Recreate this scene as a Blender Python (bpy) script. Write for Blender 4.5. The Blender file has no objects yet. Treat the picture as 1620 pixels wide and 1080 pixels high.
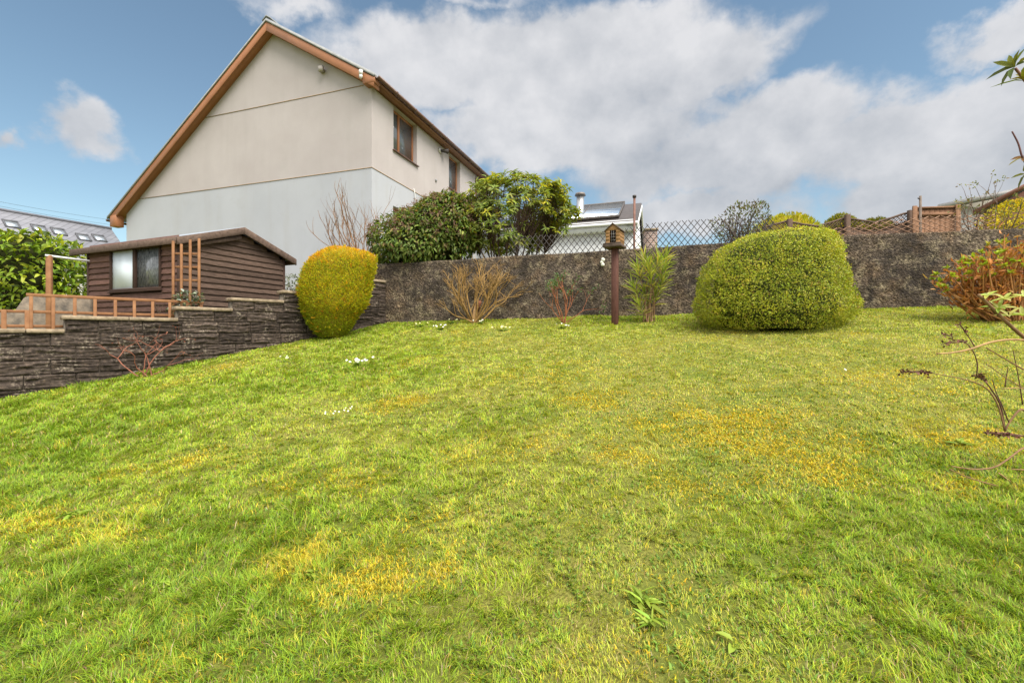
import bpy, math, random
import numpy as np
from mathutils import Vector
R = math.radians
rng = np.random.default_rng(11)
random.seed(5)
scene = bpy.context.scene
col = scene.collection
EYE = 1.4
F = 720.0
HY = 530.0

def W(px, py, d):
    """surveyed point: bearing and elevation as measured, at distance d along +Y"""
    return np.array([(px-810.0)/F*d, d, EYE+(HY-py)/F*d])

# ------------------------------------------------------------------ noise
def _hash(i, seed):
    h = (i[..., 0]*374761393 + i[..., 1]*668265263 + i[..., 2]*1274126177 + seed*974634217) & 0xffffffff
    h = ((h ^ (h >> 13))*1274126177) & 0xffffffff
    h = ((h ^ (h >> 15))*2246822519) & 0xffffffff
    return ((h ^ (h >> 16)) & 0xffffff)/float(0xffffff)
def vnoise(p, seed=0):
    p = np.asarray(p, float)
    i = np.floor(p).astype(np.int64); f = p-i
    f = f*f*(3-2*f)
    out = 0
    for dx in (0, 1):
        for dy in (0, 1):
            for dz in (0, 1):
                w = (f[..., 0] if dx else 1-f[..., 0])*(f[..., 1] if dy else 1-f[..., 1])*(f[..., 2] if dz else 1-f[..., 2])
                out = out + w*_hash(i+np.array([dx, dy, dz]), seed)
    return out
def fbm(p, octs=3, seed=0):
    p = np.asarray(p, float); a = .5; s = 0; t = 0
    for o in range(octs):
        s = s+a*vnoise(p*(2**o)+o*17.3, seed+o); t += a; a *= .5
    return s/t
def n2(x, y, sc, octs=3, seed=0):
    return fbm(np.stack([np.asarray(x)*sc, np.asarray(y)*sc, np.zeros_like(np.asarray(x, float))], -1), octs, seed)

# ------------------------------------------------------------------ terrain
def rear_side(X, Y): return Y-(9.0-.2327*(X+2.375))           # >0 : behind the rendered wall
def left_side(X, Y): return Y-(5.13+1.142*(X+5.77))           # >0 : behind the block wall
def lawn_z(X, Y):
    X = np.asarray(X, float); Y = np.asarray(Y, float)
    return .074+.0653*X+.193*Y+.05*(n2(X, Y, .9, 3, 4)-.5)+.03*(n2(X, Y, 3.1, 2, 9)-.5)
def ground_z(X, Y):
    X = np.asarray(X, float); Y = np.asarray(Y, float)
    Xc = np.clip(X, -9, 10); Yc = np.clip(Y, -6, 9.6)
    z = lawn_z(Xc, Yc)-.006
    z = np.where(rear_side(X, Y) > .12, 2.15+np.clip((Y-12)*.02, 0, 3), z)
    terr = 1.0+np.clip((Y-9.5)*.35, 0, 1.15)+np.clip((Y-14)*.02, 0, 3)
    z = np.where((left_side(X, Y) > .12) & (X < -2.4), terr, z)
    return z

# ------------------------------------------------------------------ mesh helpers
def world_loc(o):
    v = np.zeros(3)
    while o is not None:
        v += np.array(o.location); o = o.parent
    return v
def mk(name, V, Fs, mat, parent=None, colr=None, smooth=False, base=None):
    V = np.asarray(V, float).reshape(-1, 3)
    if parent is not None: V = V-world_loc(parent)
    elif base is not None: V = V-np.asarray(base)
    me = bpy.data.meshes.new(name)
    me.vertices.add(len(V)); me.vertices.foreach_set('co', V.astype(np.float32).ravel())
    idx = []; tot = []
    for f in Fs:
        f = np.asarray(f, np.int64)
        if f.size == 0: continue
        idx.append(f.ravel()); tot.append(np.full(len(f), f.shape[1]))
    idx = np.concatenate(idx); tot = np.concatenate(tot)
    me.loops.add(len(idx)); me.loops.foreach_set('vertex_index', idx.astype(np.int32))
    me.polygons.add(len(tot))
    st = np.concatenate([[0], np.cumsum(tot)[:-1]])
    me.polygons.foreach_set('loop_start', st.astype(np.int32))
    me.polygons.foreach_set('loop_total', tot.astype(np.int32))
    if smooth: me.polygons.foreach_set('use_smooth', np.ones(len(tot), bool))
    if colr is not None:
        c = np.ones((len(V), 4), np.float32); c[:, :3] = colr
        a = me.color_attributes.new('Col', 'FLOAT_COLOR', 'POINT'); a.data.foreach_set('color', c.ravel())
    me.update(calc_edges=True); me.validate()
    me.materials.append(mat)
    o = bpy.data.objects.new(name, me); col.objects.link(o)
    if parent is not None: o.parent = parent
    elif base is not None: o.location = base
    return o
def tag(o, label=None, cat=None, group=None, kind=None):
    if label: o['label'] = label
    if cat: o['category'] = cat
    if group: o['group'] = group
    if kind: o['kind'] = kind
    return o
def thing(name, label, cat, loc, group=None):
    o = bpy.data.objects.new(name, None); col.objects.link(o); o.empty_display_size = .1
    o.location = tuple(float(a) for a in loc)
    return tag(o, label, cat, group)

class Acc:
    def __init__(s): s.V = []; s.F = {}; s.C = []; s.n = 0
    def add(s, V, Fs, c=None):
        V = np.asarray(V, float).reshape(-1, 3)
        for f in Fs:
            f = np.asarray(f, np.int64)
            if f.size: s.F.setdefault(f.shape[1], []).append(f+s.n)
        s.V.append(V); s.n += len(V)
        if c is not None:
            c = np.asarray(c, float)
            s.C.append(np.broadcast_to(c, (len(V), 3)) if c.ndim == 1 else c)
    def build(s, name, mat, parent=None, smooth=False, base=None):
        V = np.concatenate(s.V); Fs = [np.concatenate(f) for f in s.F.values()]
        c = np.concatenate(s.C) if s.C else None
        return mk(name, V, Fs, mat, parent, c, smooth, base)
    def box(s, fr, a0, a1, b0, b1, c0, c1, c=None):
        P = [fr.pt(a, b, cc) for cc in (c0, c1) for (a, b) in ((a0, b0), (a1, b0), (a1, b1), (a0, b1))]
        s.add(P, [[[0, 3, 2, 1], [4, 5, 6, 7], [0, 1, 5, 4], [1, 2, 6, 5], [2, 3, 7, 6], [3, 0, 4, 7]]], c)
    def quad(s, a, b, c, d): s.add([a, b, c, d], [[[0, 1, 2, 3]]])
    def tube(s, P, r, sides=6, c=None, cap=True):
        P = np.asarray(P, float); n = len(P)
        r = np.broadcast_to(np.asarray(r, float), (n,))
        T = np.gradient(P, axis=0); T /= np.linalg.norm(T, axis=1)[:, None]+1e-9
        ref = np.array([0, 0, 1.]) if abs(T[0][2]) < .9 else np.array([1., 0, 0])
        A = np.cross(T, ref); A /= np.linalg.norm(A, axis=1)[:, None]+1e-9
        B = np.cross(T, A)
        th = np.arange(sides)/sides*2*math.pi
        V = P[:, None, :]+r[:, None, None]*(A[:, None, :]*np.cos(th)[None, :, None]+B[:, None, :]*np.sin(th)[None, :, None])
        i = np.arange(n-1)[:, None]*sides; j = np.arange(sides)[None, :]; k = (j+1) % sides
        Fq = np.stack([i+j, i+k, i+k+sides, i+j+sides], -1).reshape(-1, 4)
        Fs = [Fq]
        if cap:
            Fs.append(np.array([np.arange(sides)[::-1]])); Fs.append(np.array([np.arange(sides)+(n-1)*sides]))
        s.add(V.reshape(-1, 3), Fs, c)
    def prism(s, fr, poly, b0, b1, c=None):
        """poly in (a, c) plane of frame, extruded b0..b1"""
        n = len(poly)
        V = [fr.pt(a, b0, cc) for a, cc in poly]+[fr.pt(a, b1, cc) for a, cc in poly]
        Q = [[i, (i+1) % n, (i+1) % n+n, i+n] for i in range(n)]
        s.add(V, [Q, [list(range(n))[::-1]], [list(range(n, 2*n))]], c)

class Fr:
    def __init__(s, o, u, v=None):
        s.o = np.array(o, float); u = np.array([u[0], u[1], 0.]); s.u = u/np.linalg.norm(u)
        if v is None: v = (-s.u[1], s.u[0])
        v = np.array([v[0], v[1], 0.]); s.v = v/np.linalg.norm(v); s.w = np.array([0, 0, 1.])
    def pt(s, a, b, c): return s.o+s.u*a+s.v*b+s.w*c
    def pts(s, a, b, c):
        a, b, c = np.broadcast_arrays(a, b, c)
        return s.o+a[..., None]*s.u+b[..., None]*s.v+c[..., None]*s.w

def bevel(o, w=.004, seg=1):
    m = o.modifiers.new('bevel', 'BEVEL'); m.width = w; m.segments = seg; m.limit_method = 'ANGLE'
    return o

# ------------------------------------------------------------------ materials
class NT:
    def __init__(s, tree): s.t = tree; s.n = tree.nodes; s.l = tree.links
    def new(s, ty, **k):
        n = s.n.new(ty)
        for a, b in k.items(): setattr(n, a, b)
        return n
    def put(s, sock, v):
        if isinstance(v, bpy.types.NodeSocket): s.l.new(v, sock)
        elif v is not None:
            try: sock.default_value = v
            except Exception: sock.default_value = tuple(v)+(1.,)
    def math(s, op, a, b=None, c=None, clamp=False):
        n = s.new('ShaderNodeMath', operation=op); n.use_clamp = clamp
        s.put(n.inputs[0], a)
        if b is not None: s.put(n.inputs[1], b)
        if c is not None: s.put(n.inputs[2], c)
        return n.outputs[0]
    def vmath(s, op, a, b=None):
        n = s.new('ShaderNodeVectorMath', operation=op)
        s.put(n.inputs[0], a)
        if b is not None: s.put(n.inputs[1], b)
        return n.outputs['Value'] if op in ('LENGTH', 'DOT_PRODUCT') else n.outputs[0]
    def noise(s, vec, scale, detail=4, rough=.55, dist=0):
        n = s.new('ShaderNodeTexNoise'); s.put(n.inputs['Vector'], vec)
        n.inputs['Scale'].default_value = scale; n.inputs['Detail'].default_value = detail
        n.inputs['Roughness'].default_value = rough; n.inputs['Distortion'].default_value = dist
        return n.outputs[0]
    def ramp(s, fac, stops, interp='LINEAR'):
        n = s.new('ShaderNodeValToRGB'); n.color_ramp.interpolation = interp
        el = n.color_ramp.elements
        while len(el) < len(stops): el.new(.5)
        for e, (p, c) in zip(el, stops):
            e.position = p; e.color = (c[0], c[1], c[2], 1) if hasattr(c, '__len__') else (c, c, c, 1)
        s.put(n.inputs[0], fac); return n.outputs[0]
    def mix(s, fac, a, b, mode='MIX'):
        n = s.new('ShaderNodeMix', data_type='RGBA', blend_type=mode)
        s.put(n.inputs[0], fac); s.put(n.inputs[6], a if isinstance(a, bpy.types.NodeSocket) else tuple(a)+(1.,))
        s.put(n.inputs[7], b if isinstance(b, bpy.types.NodeSocket) else tuple(b)+(1.,))
        return n.outputs[2]
    def mapr(s, v, a, b, c=0., d=1., smooth=False):
        n = s.new('ShaderNodeMapRange'); n.interpolation_type = 'SMOOTHSTEP' if smooth else 'LINEAR'
        s.put(n.inputs[0], v); n.inputs[1].default_value = a; n.inputs[2].default_value = b
        n.inputs[3].default_value = c; n.inputs[4].default_value = d
        return n.outputs[0]
    def bump(s, h, strength=.5, dist=.01):
        n = s.new('ShaderNodeBump'); s.put(n.inputs['Height'], h)
        n.inputs['Strength'].default_value = strength; n.inputs['Distance'].default_value = dist
        return n.outputs[0]
    def mapping(s, vec, scale=(1, 1, 1), rot=(0, 0, 0), loc=(0, 0, 0)):
        n = s.new('ShaderNodeMapping'); s.put(n.inputs[0], vec)
        n.inputs[1].default_value = loc; n.inputs[2].default_value = rot; n.inputs[3].default_value = scale
        return n.outputs[0]
    def coords(s): return s.new('ShaderNodeTexCoord').outputs['Object']

def newmat(name):
    m = bpy.data.materials.new(name); m.use_nodes = True
    nt = NT(m.node_tree); b = m.node_tree.nodes['Principled BSDF']
    return m, nt, b
def mottled(name, c1, c2, scale=8, rough=.8, bump=.2, bdist=.004, bscale=60, stretch=(1, 1, 1), spec=.3, metal=0, detail=5, rot=(0, 0, 0)):
    m, nt, b = newmat(name)
    co = nt.mapping(nt.coords(), stretch, rot)
    n = nt.noise(co, scale, detail, .6)
    c = nt.ramp(n, [(.3, c1), (.7, c2)])
    nt.put(b.inputs['Base Color'], c)
    b.inputs['Roughness'].default_value = rough; b.inputs['Metallic'].default_value = metal
    b.inputs['Specular IOR Level'].default_value = spec
    if bump: nt.put(b.inputs['Normal'], nt.bump(nt.noise(co, bscale, 4, .6), bump, bdist))
    return m
def leafmat(name, rough=.5, trans=.3, spec=.35, sat=1.0):
    m, nt, b = newmat(name)
    at = nt.new('ShaderNodeAttribute', attribute_name='Col').outputs['Color']
    nt.put(b.inputs['Base Color'], at)
    b.inputs['Roughness'].default_value = rough; b.inputs['Specular IOR Level'].default_value = spec
    tr = nt.new('ShaderNodeBsdfTranslucent')
    tc = nt.mix(1.0, at, (1.25, 1.25, .7), 'MULTIPLY'); nt.put(tr.inputs[0], tc)
    mx = nt.new('ShaderNodeMixShader'); mx.inputs[0].default_value = trans
    nt.l.new(b.outputs[0], mx.inputs[1]); nt.l.new(tr.outputs[0], mx.inputs[2])
    nt.l.new(mx.outputs[0], m.node_tree.nodes['Material Output'].inputs[0])
    return m
def attrmat(name, rough=.85, spec=.2, bscale=90, bump=.3):
    m, nt, b = newmat(name)
    at = nt.new('ShaderNodeAttribute', attribute_name='Col').outputs['Color']
    n = nt.noise(nt.coords(), 30, 4)
    nt.put(b.inputs['Base Color'], nt.mix(1., at, nt.ramp(n, [(.3, (.65, .65, .65)), (.7, (1.25, 1.25, 1.25))]), 'MULTIPLY'))
    b.inputs['Roughness'].default_value = rough; b.inputs['Specular IOR Level'].default_value = spec
    nt.put(b.inputs['Normal'], nt.bump(nt.noise(nt.coords(), bscale, 3), bump, .003))
    return m

M = {}
M['grass'] = leafmat('grass_blades', .55, .35, .25)
M['leaf'] = leafmat('leaf', .5, .32, .25)
M['sprays'] = leafmat('conifer_sprays', .6, .45, .15)
M['glossleaf'] = leafmat('glossy_leaf', .3, .2, .5)
M['petal'] = leafmat('petal', .6, .3, .2)
M['bark'] = attrmat('bark')
M['twig'] = attrmat('twig', .7)
def soil():
    m, nt, b = newmat('lawn_soil')
    co = nt.coords()
    a = nt.noise(co, 1.3, 5, .6); c = nt.noise(co, 85, 5, .75)
    base = nt.ramp(c, [(.3, (.04, .03, .013)), (.47, (.16, .155, .033)), (.70, (.33, .32, .075))])
    k = nt.mix(nt.ramp(a, [(.42, 0), (.62, 1)]), base, (.12, .15, .025))
    nt.put(b.inputs['Base Color'], k); b.inputs['Roughness'].default_value = .95
    b.inputs['Specular IOR Level'].default_value = .1
    nt.put(b.inputs['Normal'], nt.bump(c, .8, .02))
    return m
M['soil'] = soil()

# ------------------------------------------------------------------ sun, sky, camera
SUN_EL, SUN_AZ = 57.0, 140.0     # azimuth measured from +Y towards +X
def build_world():
    w = bpy.data.worlds.new('World'); scene.world = w; w.use_nodes = True
    nt = NT(w.node_tree); bg = w.node_tree.nodes['Background']
    sky = nt.new('ShaderNodeTexSky', sky_type='NISHITA'); sky.sun_disc = False
    sky.sun_elevation = R(SUN_EL); sky.sun_rotation = R(SUN_AZ)
    sky.air_density = 1.0; sky.dust_density = .6; sky.ozone_density = 2.0
    g = nt.new('ShaderNodeTexCoord').outputs['Generated']
    sp = nt.new('ShaderNodeSeparateXYZ'); nt.put(sp.inputs[0], g)
    x, y, z = sp.outputs
    az = nt.math('ARCTAN2', x, y)
    el = nt.math('ARCSINE', z)
    # ragged edges: bend the bearings with noise
    sq = nt.mapping(g, (1, 1, 1.15))
    wn = nt.new('ShaderNodeTexNoise'); nt.put(wn.inputs['Vector'], sq)
    wn.inputs['Scale'].default_value = 6.5; wn.inputs['Detail'].default_value = 7; wn.inputs['Roughness'].default_value = .6
    cv = nt.new('ShaderNodeCombineXYZ'); nt.put(cv.inputs[0], az); nt.put(cv.inputs[1], el)
    off = nt.vmath('MULTIPLY', nt.vmath('SUBTRACT', wn.outputs[1], (.5, .5, .5)), (.17, .14, 0))
    P = nt.vmath('ADD', cv.outputs[0], off)
    def ae(px, py): return math.atan2(px-810, F), math.atan2(HY-py, math.hypot(px-810, F))
    blobs = [  # px, py, rx, ry, strength
        (900, 105, 330, 105, 1.0), (700, 100, 190, 90, .9), (1060, 110, 190, 95, 1.0), (880, 215, 330, 80, .95),
        (1150, 255, 300, 85, 1.0), (1240, 195, 190, 85, .95), (1450, 210, 330, 105, 1.05), (1640, 235, 300, 150, 1.05),
        (1600, 40, 150, 55, .8), (128, 212, 100, 62, .8), (5, 205, 50, 30, .6), (470, 12, 200, 34, .42), (780, 5, 280, 26, .36), (1010, 10, 100, 32, .45),
        (1090, 345, 240, 45, .75), (480, 380, 200, 70, .75), (1500, 300, 300, 70, .9), (1200, 60, 160, 60, .5), (600, 380, 160, 50, .7)]
    D = None
    for px, py, rx, ry, st in blobs:
        a0, e0 = ae(px, py); ra = (ae(px+rx, py)[0]-ae(px-rx, py)[0])/2; re = (ae(px, py-ry)[1]-ae(px, py+ry)[1])/2
        q = nt.vmath('MULTIPLY', nt.vmath('SUBTRACT', P, (a0, e0, 0)), (1/ra, 1/re, 0))
        v = nt.mapr(nt.vmath('LENGTH', q), 0, 1.25, st, 0)
        D = v if D is None else nt.math('MAXIMUM', D, v)
    # cloud over the rest of the dome, outside this field
    away = nt.math('MAXIMUM', nt.mapr(nt.math('ABSOLUTE', az), 1.0, 1.3), nt.mapr(el, .62, .85))
    gn = nt.noise(sq, 2.2, 7, .55)
    D = nt.math('MAXIMUM', D, nt.math('MULTIPLY', away, nt.mapr(gn, .3, .6, 0, 1)))
    fine = nt.noise(sq, 7.5, 10, .57)
    up = nt.vmath('ADD', sq, (.01, 0, .05))
    fine2 = nt.noise(up, 7.5, 10, .57)
    broad = nt.noise(sq, 3.2, 3, .5)
    D2 = nt.math('ADD', D, nt.math('MULTIPLY', nt.math('SUBTRACT', fine, .5), .85))
    mask = nt.mapr(D2, .18, .50, 0, .95, True)
    lit = nt.math('MULTIPLY_ADD', nt.math('SUBTRACT', fine, fine2), 1.5, .55)
    lit = nt.math('ADD', lit, nt.math('MULTIPLY', nt.math('SUBTRACT', broad, .5), 1.8))
    lit = nt.math('ADD', lit, nt.mapr(el, .15, .55, -.25, .25), clamp=True)
    cloud = nt.mix(lit, (2.25, 2.4, 2.65), (4.0, 4.0, 4.1))
    bright = nt.math('MULTIPLY_ADD', away, 1.15, 1.)  # unseen clouds outside the view brightened to add fill light
    bv = nt.new('ShaderNodeCombineXYZ'); [nt.put(bv.inputs[i], bright) for i in range(3)]
    cloud = nt.mix(1., cloud, bv.outputs[0], 'MULTIPLY')
    tint = nt.mix(1., sky.outputs[0], (SKYT[0], SKYT[1], SKYT[2]), 'MULTIPLY')
    out = nt.mix(mask, tint, cloud)
    nt.put(bg.inputs[0], out); bg.inputs[1].default_value = .1
SKYT = (.90, .91, .78)
build_world()
sun = bpy.data.lights.new('sun', 'SUN'); sun.energy = 3.7; sun.angle = R(42); sun.color = (1, .95, .86)
so = bpy.data.objects.new('sun', sun); col.objects.link(so)
sd = Vector((math.sin(R(SUN_AZ))*math.cos(R(SUN_EL)), math.cos(R(SUN_AZ))*math.cos(R(SUN_EL)), math.sin(R(SUN_EL))))
so.rotation_euler = sd.to_track_quat('Z', 'Y').to_euler()
cam = bpy.data.cameras.new('camera'); cam.lens = 16; cam.sensor_width = 36; cam.clip_end = 2000; cam.clip_start = .05
cam.shift_y = -(540-HY)/1620
co_ = bpy.data.objects.new('camera', cam); col.objects.link(co_); co_.location = (0, 0, EYE); co_.rotation_euler = (R(90), 0, 0)
scene.camera = co_
scene.view_settings.view_transform = 'Standard'; scene.view_settings.look = 'None'
scene.view_settings.exposure = 1.0
scene.cycles.max_bounces = 6; scene.cycles.diffuse_bounces = 3; scene.cycles.transparent_max_bounces = 8

# ------------------------------------------------------------------ ground
def build_ground():
    xs = np.unique(np.concatenate([np.linspace(-300, -20, 12), np.arange(-20, -8.4, .6), np.arange(-8.4, 9, .07), np.arange(9, 25, 1.), np.linspace(25, 300, 12)]))
    ys = np.unique(np.concatenate([np.linspace(-200, -10, 10), np.arange(-10, .4, .4), np.arange(.4, 10.4, .07), np.arange(10.4, 30, 1.), np.linspace(30, 500, 16)]))
    X, Y = np.meshgrid(xs, ys)
    Z = ground_z(X, Y)
    V = np.stack([X, Y, Z], -1).reshape(-1, 3)
    nx = len(xs); i = np.arange(len(ys)-1)[:, None]*nx; j = np.arange(nx-1)[None, :]
    Fq = np.stack([i+j, i+j+1, i+j+1+nx, i+j+nx], -1).reshape(-1, 4)
    o = mk('ground', V, [Fq], M['soil'], smooth=True); tag(o, kind='structure')
build_ground()

def on_lawn(px, py):
    """where the sight line meets the lawn plane"""
    k = (px-810)/F; s = (HY-py)/F
    d = (EYE-.074)/(.0653*k+.193-s)
    X = k*d
    return np.array([X, d, float(lawn_z(X, d))])

MOSS = [(1110, 672, 130, 26, 1.), (1240, 700, 130, 24, .8), (1290, 745, 90, 22, .95), (940, 632, 60, 14, .8), (640, 632, 36, 9, .9), (590, 915, 60, 40, 1.), (560, 940, 50, 30, .8),
        (720, 885, 50, 30, .8), (470, 885, 45, 26, .7), (800, 700, 90, 22, .55), (520, 760, 90, 24, .35), (1500, 690, 110, 22, .7), (1420, 600, 150, 25, .3), (1080, 760, 120, 30, .35),
        (330, 730, 60, 14, .45), (60, 830, 60, 24, .6), (200, 845, 45, 18, .5), (1010, 712, 70, 16, .9), (1180, 655, 90, 18, .7), (860, 590, 120, 20, .3), (1520, 770, 70, 16, .7), (690, 820, 60, 22, .4)]
MOSSW = []
for px, py, rx, ry, s in MOSS:
    c = on_lawn(px, py); a = on_lawn(px+rx, py); b = on_lawn(px, py-ry)
    MOSSW.append((c[0], c[1], abs(a[0]-c[0]), max(.1, abs(b[1]-c[1])), s))
def moss_amt(X, Y):
    m = np.zeros_like(X)
    for cx, cy, rx, ry, s in MOSSW:
        q = ((X-cx)/rx)**2+((Y-cy)/ry)**2
        m = np.maximum(m, s*np.exp(-q*.75))
    return np.clip(m*1.55*(.1+1.9*np.clip(n2(X, Y, 6.5, 4, 31)-.25, 0, 1))+np.clip(n2(X, Y, 2.3, 4, 77)-.64, 0, 1)*2.2, 0, 1)

G_LUSH = np.array([.215, .33, .02]); G_MID = np.array([.325, .43, .028]); G_PALE = np.array([.46, .475, .062])
G_STRAW = np.array([.50, .38, .16]); G_DARK = np.array([.06, .11, .012]); G_MOSS = np.array([.58, .41, .02])
def blades(X, Y, h, w, az, lean, curl, nseg, c):
    """strips; returns V, quads, tris, colours"""
    N = len(X); Z = lawn_z(X, Y)-.004
    dirx, diry = np.cos(az), np.sin(az)
    sx, sy = -diry, dirx
    rows = []
    for k in range(nseg+1):
        t = k/nseg
        bend = lean*t+curl*t*t
        up = h*t*np.cos(np.clip(bend*.6, 0, 1.4)); out = h*t*np.sin(np.clip(bend, 0, 1.5))
        cx = X+dirx*out; cy = Y+diry*out; cz = Z+up
        if k < nseg:
            ww = w*.5*(1-.55*t)
            rows.append(np.stack([cx-sx*ww, cy-sy*ww, cz], -1)); rows.append(np.stack([cx+sx*ww, cy+sy*ww, cz], -1))
        else: rows.append(np.stack([cx, cy, cz], -1))
    V = np.stack(rows, 1); K = V.shape[1]
    b = np.arange(N)[:, None]*K
    Q = []
    for k in range(nseg-1): Q.append(b+np.array([2*k, 2*k+1, 2*k+3, 2*k+2]))
    T = b+np.array([2*nseg-2, 2*nseg-1, 2*nseg])
    C = np.repeat(c[:, None, :], K, 1)
    return V.reshape(-1, 3), np.concatenate(Q) if Q else np.zeros((0, 4)), T, C.reshape(-1, 3)
def scatter(y0, y1, dens, xm=1.0, kx=1.14):
    wmax = (kx*y1+xm)*2
    n = int(dens*wmax*(y1-y0))
    X = rng.uniform(-wmax/2, wmax/2, n); Y = rng.uniform(y0, y1, n)
    k = (np.abs(X) < kx*Y+xm) & (rear_side(X, Y) < -.02) & (left_side(X, Y) < -.02)
    return X[k], Y[k]
def build_grass():
    acc = Acc()
    for (y0, y1, dens, wid, nseg) in ((1.0, 2.2, 34000, .0020, 3), (2.2, 3.4, 22500, .0028, 3), (3.4, 5.0, 12500, .0041, 2), (5.0, 7.0, 8000, .0055, 2), (7.0, 11.0, 5200, .0068, 2)):
        X, Y = scatter(y0, y1, dens, .75)
        # blades gather in tufts
        jx = (n2(X, Y, 14, 2, 3)-.5)*.10; jy = (n2(X, Y, 14, 2, 8)-.5)*.10
        X = X+jx; Y = Y+jy
        lush = n2(X, Y, .55, 4, 21); tuft = n2(X, Y, 4.5, 3, 41); fine = n2(X, Y, 16, 2, 51)
        moss = moss_amt(X, Y)
        px = 810+F*X/np.maximum(Y, .5)
        side = np.clip((700-px)/900, -.35, .35)          # the left of the lawn is lusher than the trodden right
        edge = np.exp(-np.abs(rear_side(X, Y))/.5)*.35+np.exp(-np.abs(left_side(X, Y))/.5)*.2
        near = np.clip((2.3-Y)/1.3, 0, 1)*.22+np.clip((X-.7)/1., 0, 1)*np.clip((3.0-Y)/1.2, 0, 1)*.45
        L = np.clip((lush-.5)*1.7+.5+side+edge+near-.4*moss, 0, 1)
        keep = rng.random(len(X)) < np.clip(.75+.7*L+.4*(tuft-.4)-.25*moss, .55, 1)
        bare = n2(X, Y, 7, 3, 91) > .77
        keep &= ~(bare & (rng.random(len(X)) < .6))
        X, Y, L, tuft, fine, moss = [a[keep] for a in (X, Y, L, tuft, fine, moss)]
        N = len(X)
        tall = np.clip((tuft-.50)*2.6, 0, 1)
        short = rng.random(N) < .45
        h = (.018+.017*L+.046*tall*(L+.2))*rng.uniform(.55, 1.35, N)*np.where(short, .58, .92)
        az = n2(X, Y, 6, 2, 61)*14+rng.normal(0, 1.1, N)
        lean = np.abs(rng.normal(.55, .35, N)); curl = np.abs(rng.normal(.55, .45, N))
        w = wid*rng.uniform(.6, 1.4, N)*(1+.25*L)
        c = np.where(L[:, None] < .5, G_PALE+(G_MID-G_PALE)*(L*2)[:, None], G_MID+(G_LUSH-G_MID)*((L-.5)*2)[:, None])
        c = c*(.82+.36*fine)[:, None]
        r = rng.random(N)
        st = r < .06+.14*(1-L); c[st] = G_STRAW*rng.uniform(.5, 1.1, (st.sum(), 1))
        br = (r > .885) & (r < .91); c[br] = np.array([.16, .085, .035])*rng.uniform(.5, 1.3, (br.sum(), 1))
        dk = (r > .91); c[dk] = G_DARK*rng.uniform(.7, 1.6, (dk.sum(), 1))
        ms = rng.random(N) < np.clip(moss*.65+.025+.10*np.clip(n2(X, Y, 9, 2, 133)-.55, 0, 1)*4, 0, 1); c[ms] = (G_MOSS*.55+G_PALE*.45)*rng.uniform(.7, 1.25, (ms.sum(), 1))
        c = c*rng.uniform(.55, 1.45, (N, 1))*np.stack([rng.uniform(.85, 1.2, N), np.ones(N), rng.uniform(.6, 1.6, N)], -1)
        V, Q, T, C = blades(X, Y, h, w, az, lean, curl, nseg, c)
        acc.add(V, [Q, T], C)
        # little round leaves of clover and daisies between the blades
        cl = (rng.random(N) < .09) & (n2(X, Y, 3.3, 3, 123) > .46); m = int(cl.sum())
        V, Q, T, C = blades(X[cl], Y[cl], rng.uniform(.012, .026, m), rng.uniform(.007, .012, m), rng.uniform(0, 6.3, m), rng.uniform(.6, 1.5, m), rng.uniform(.2, .8, m), 2,
                            np.array([.13, .23, .03])*rng.uniform(.6, 1.5, (m, 1)))
        acc.add(V, [Q, T], C)
    o = acc.build('grass', M['grass']); tag(o, 'mown green and straw coloured lawn grass sloping up to the walls', 'grass', kind='stuff')
    acc = Acc()
    for (y0, y1, dens, wid) in ((1.0, 2.6, 9000, .006), (2.6, 4.6, 6500, .008), (4.6, 7.5, 4500, .010)):
        X, Y = scatter(y0, y1, dens, .8)
        m = moss_amt(X, Y); k = rng.random(len(X)) < np.clip(m*1.1-.12, 0, 1)
        X, Y, m = X[k], Y[k], m[k]; N = len(X)
        h = rng.uniform(.008, .024, N)
        c = G_MOSS*rng.uniform(.55, 1.25, (N, 1))*np.stack([rng.uniform(.75, 1.15, N), rng.uniform(.9, 1.15, N), np.ones(N)], -1)
        V, Q, T, C = blades(X, Y, h, wid*rng.uniform(.7, 1.4, N), rng.uniform(0, 6.3, N), np.abs(rng.normal(.8, .4, N)), np.abs(rng.normal(.5, .4, N)), 2, c)
        acc.add(V, [Q, T], C)
    o = acc.build('moss', M['grass']); tag(o, 'yellow orange moss spread in patches through the lawn', 'moss', kind='stuff')
build_grass()

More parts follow.
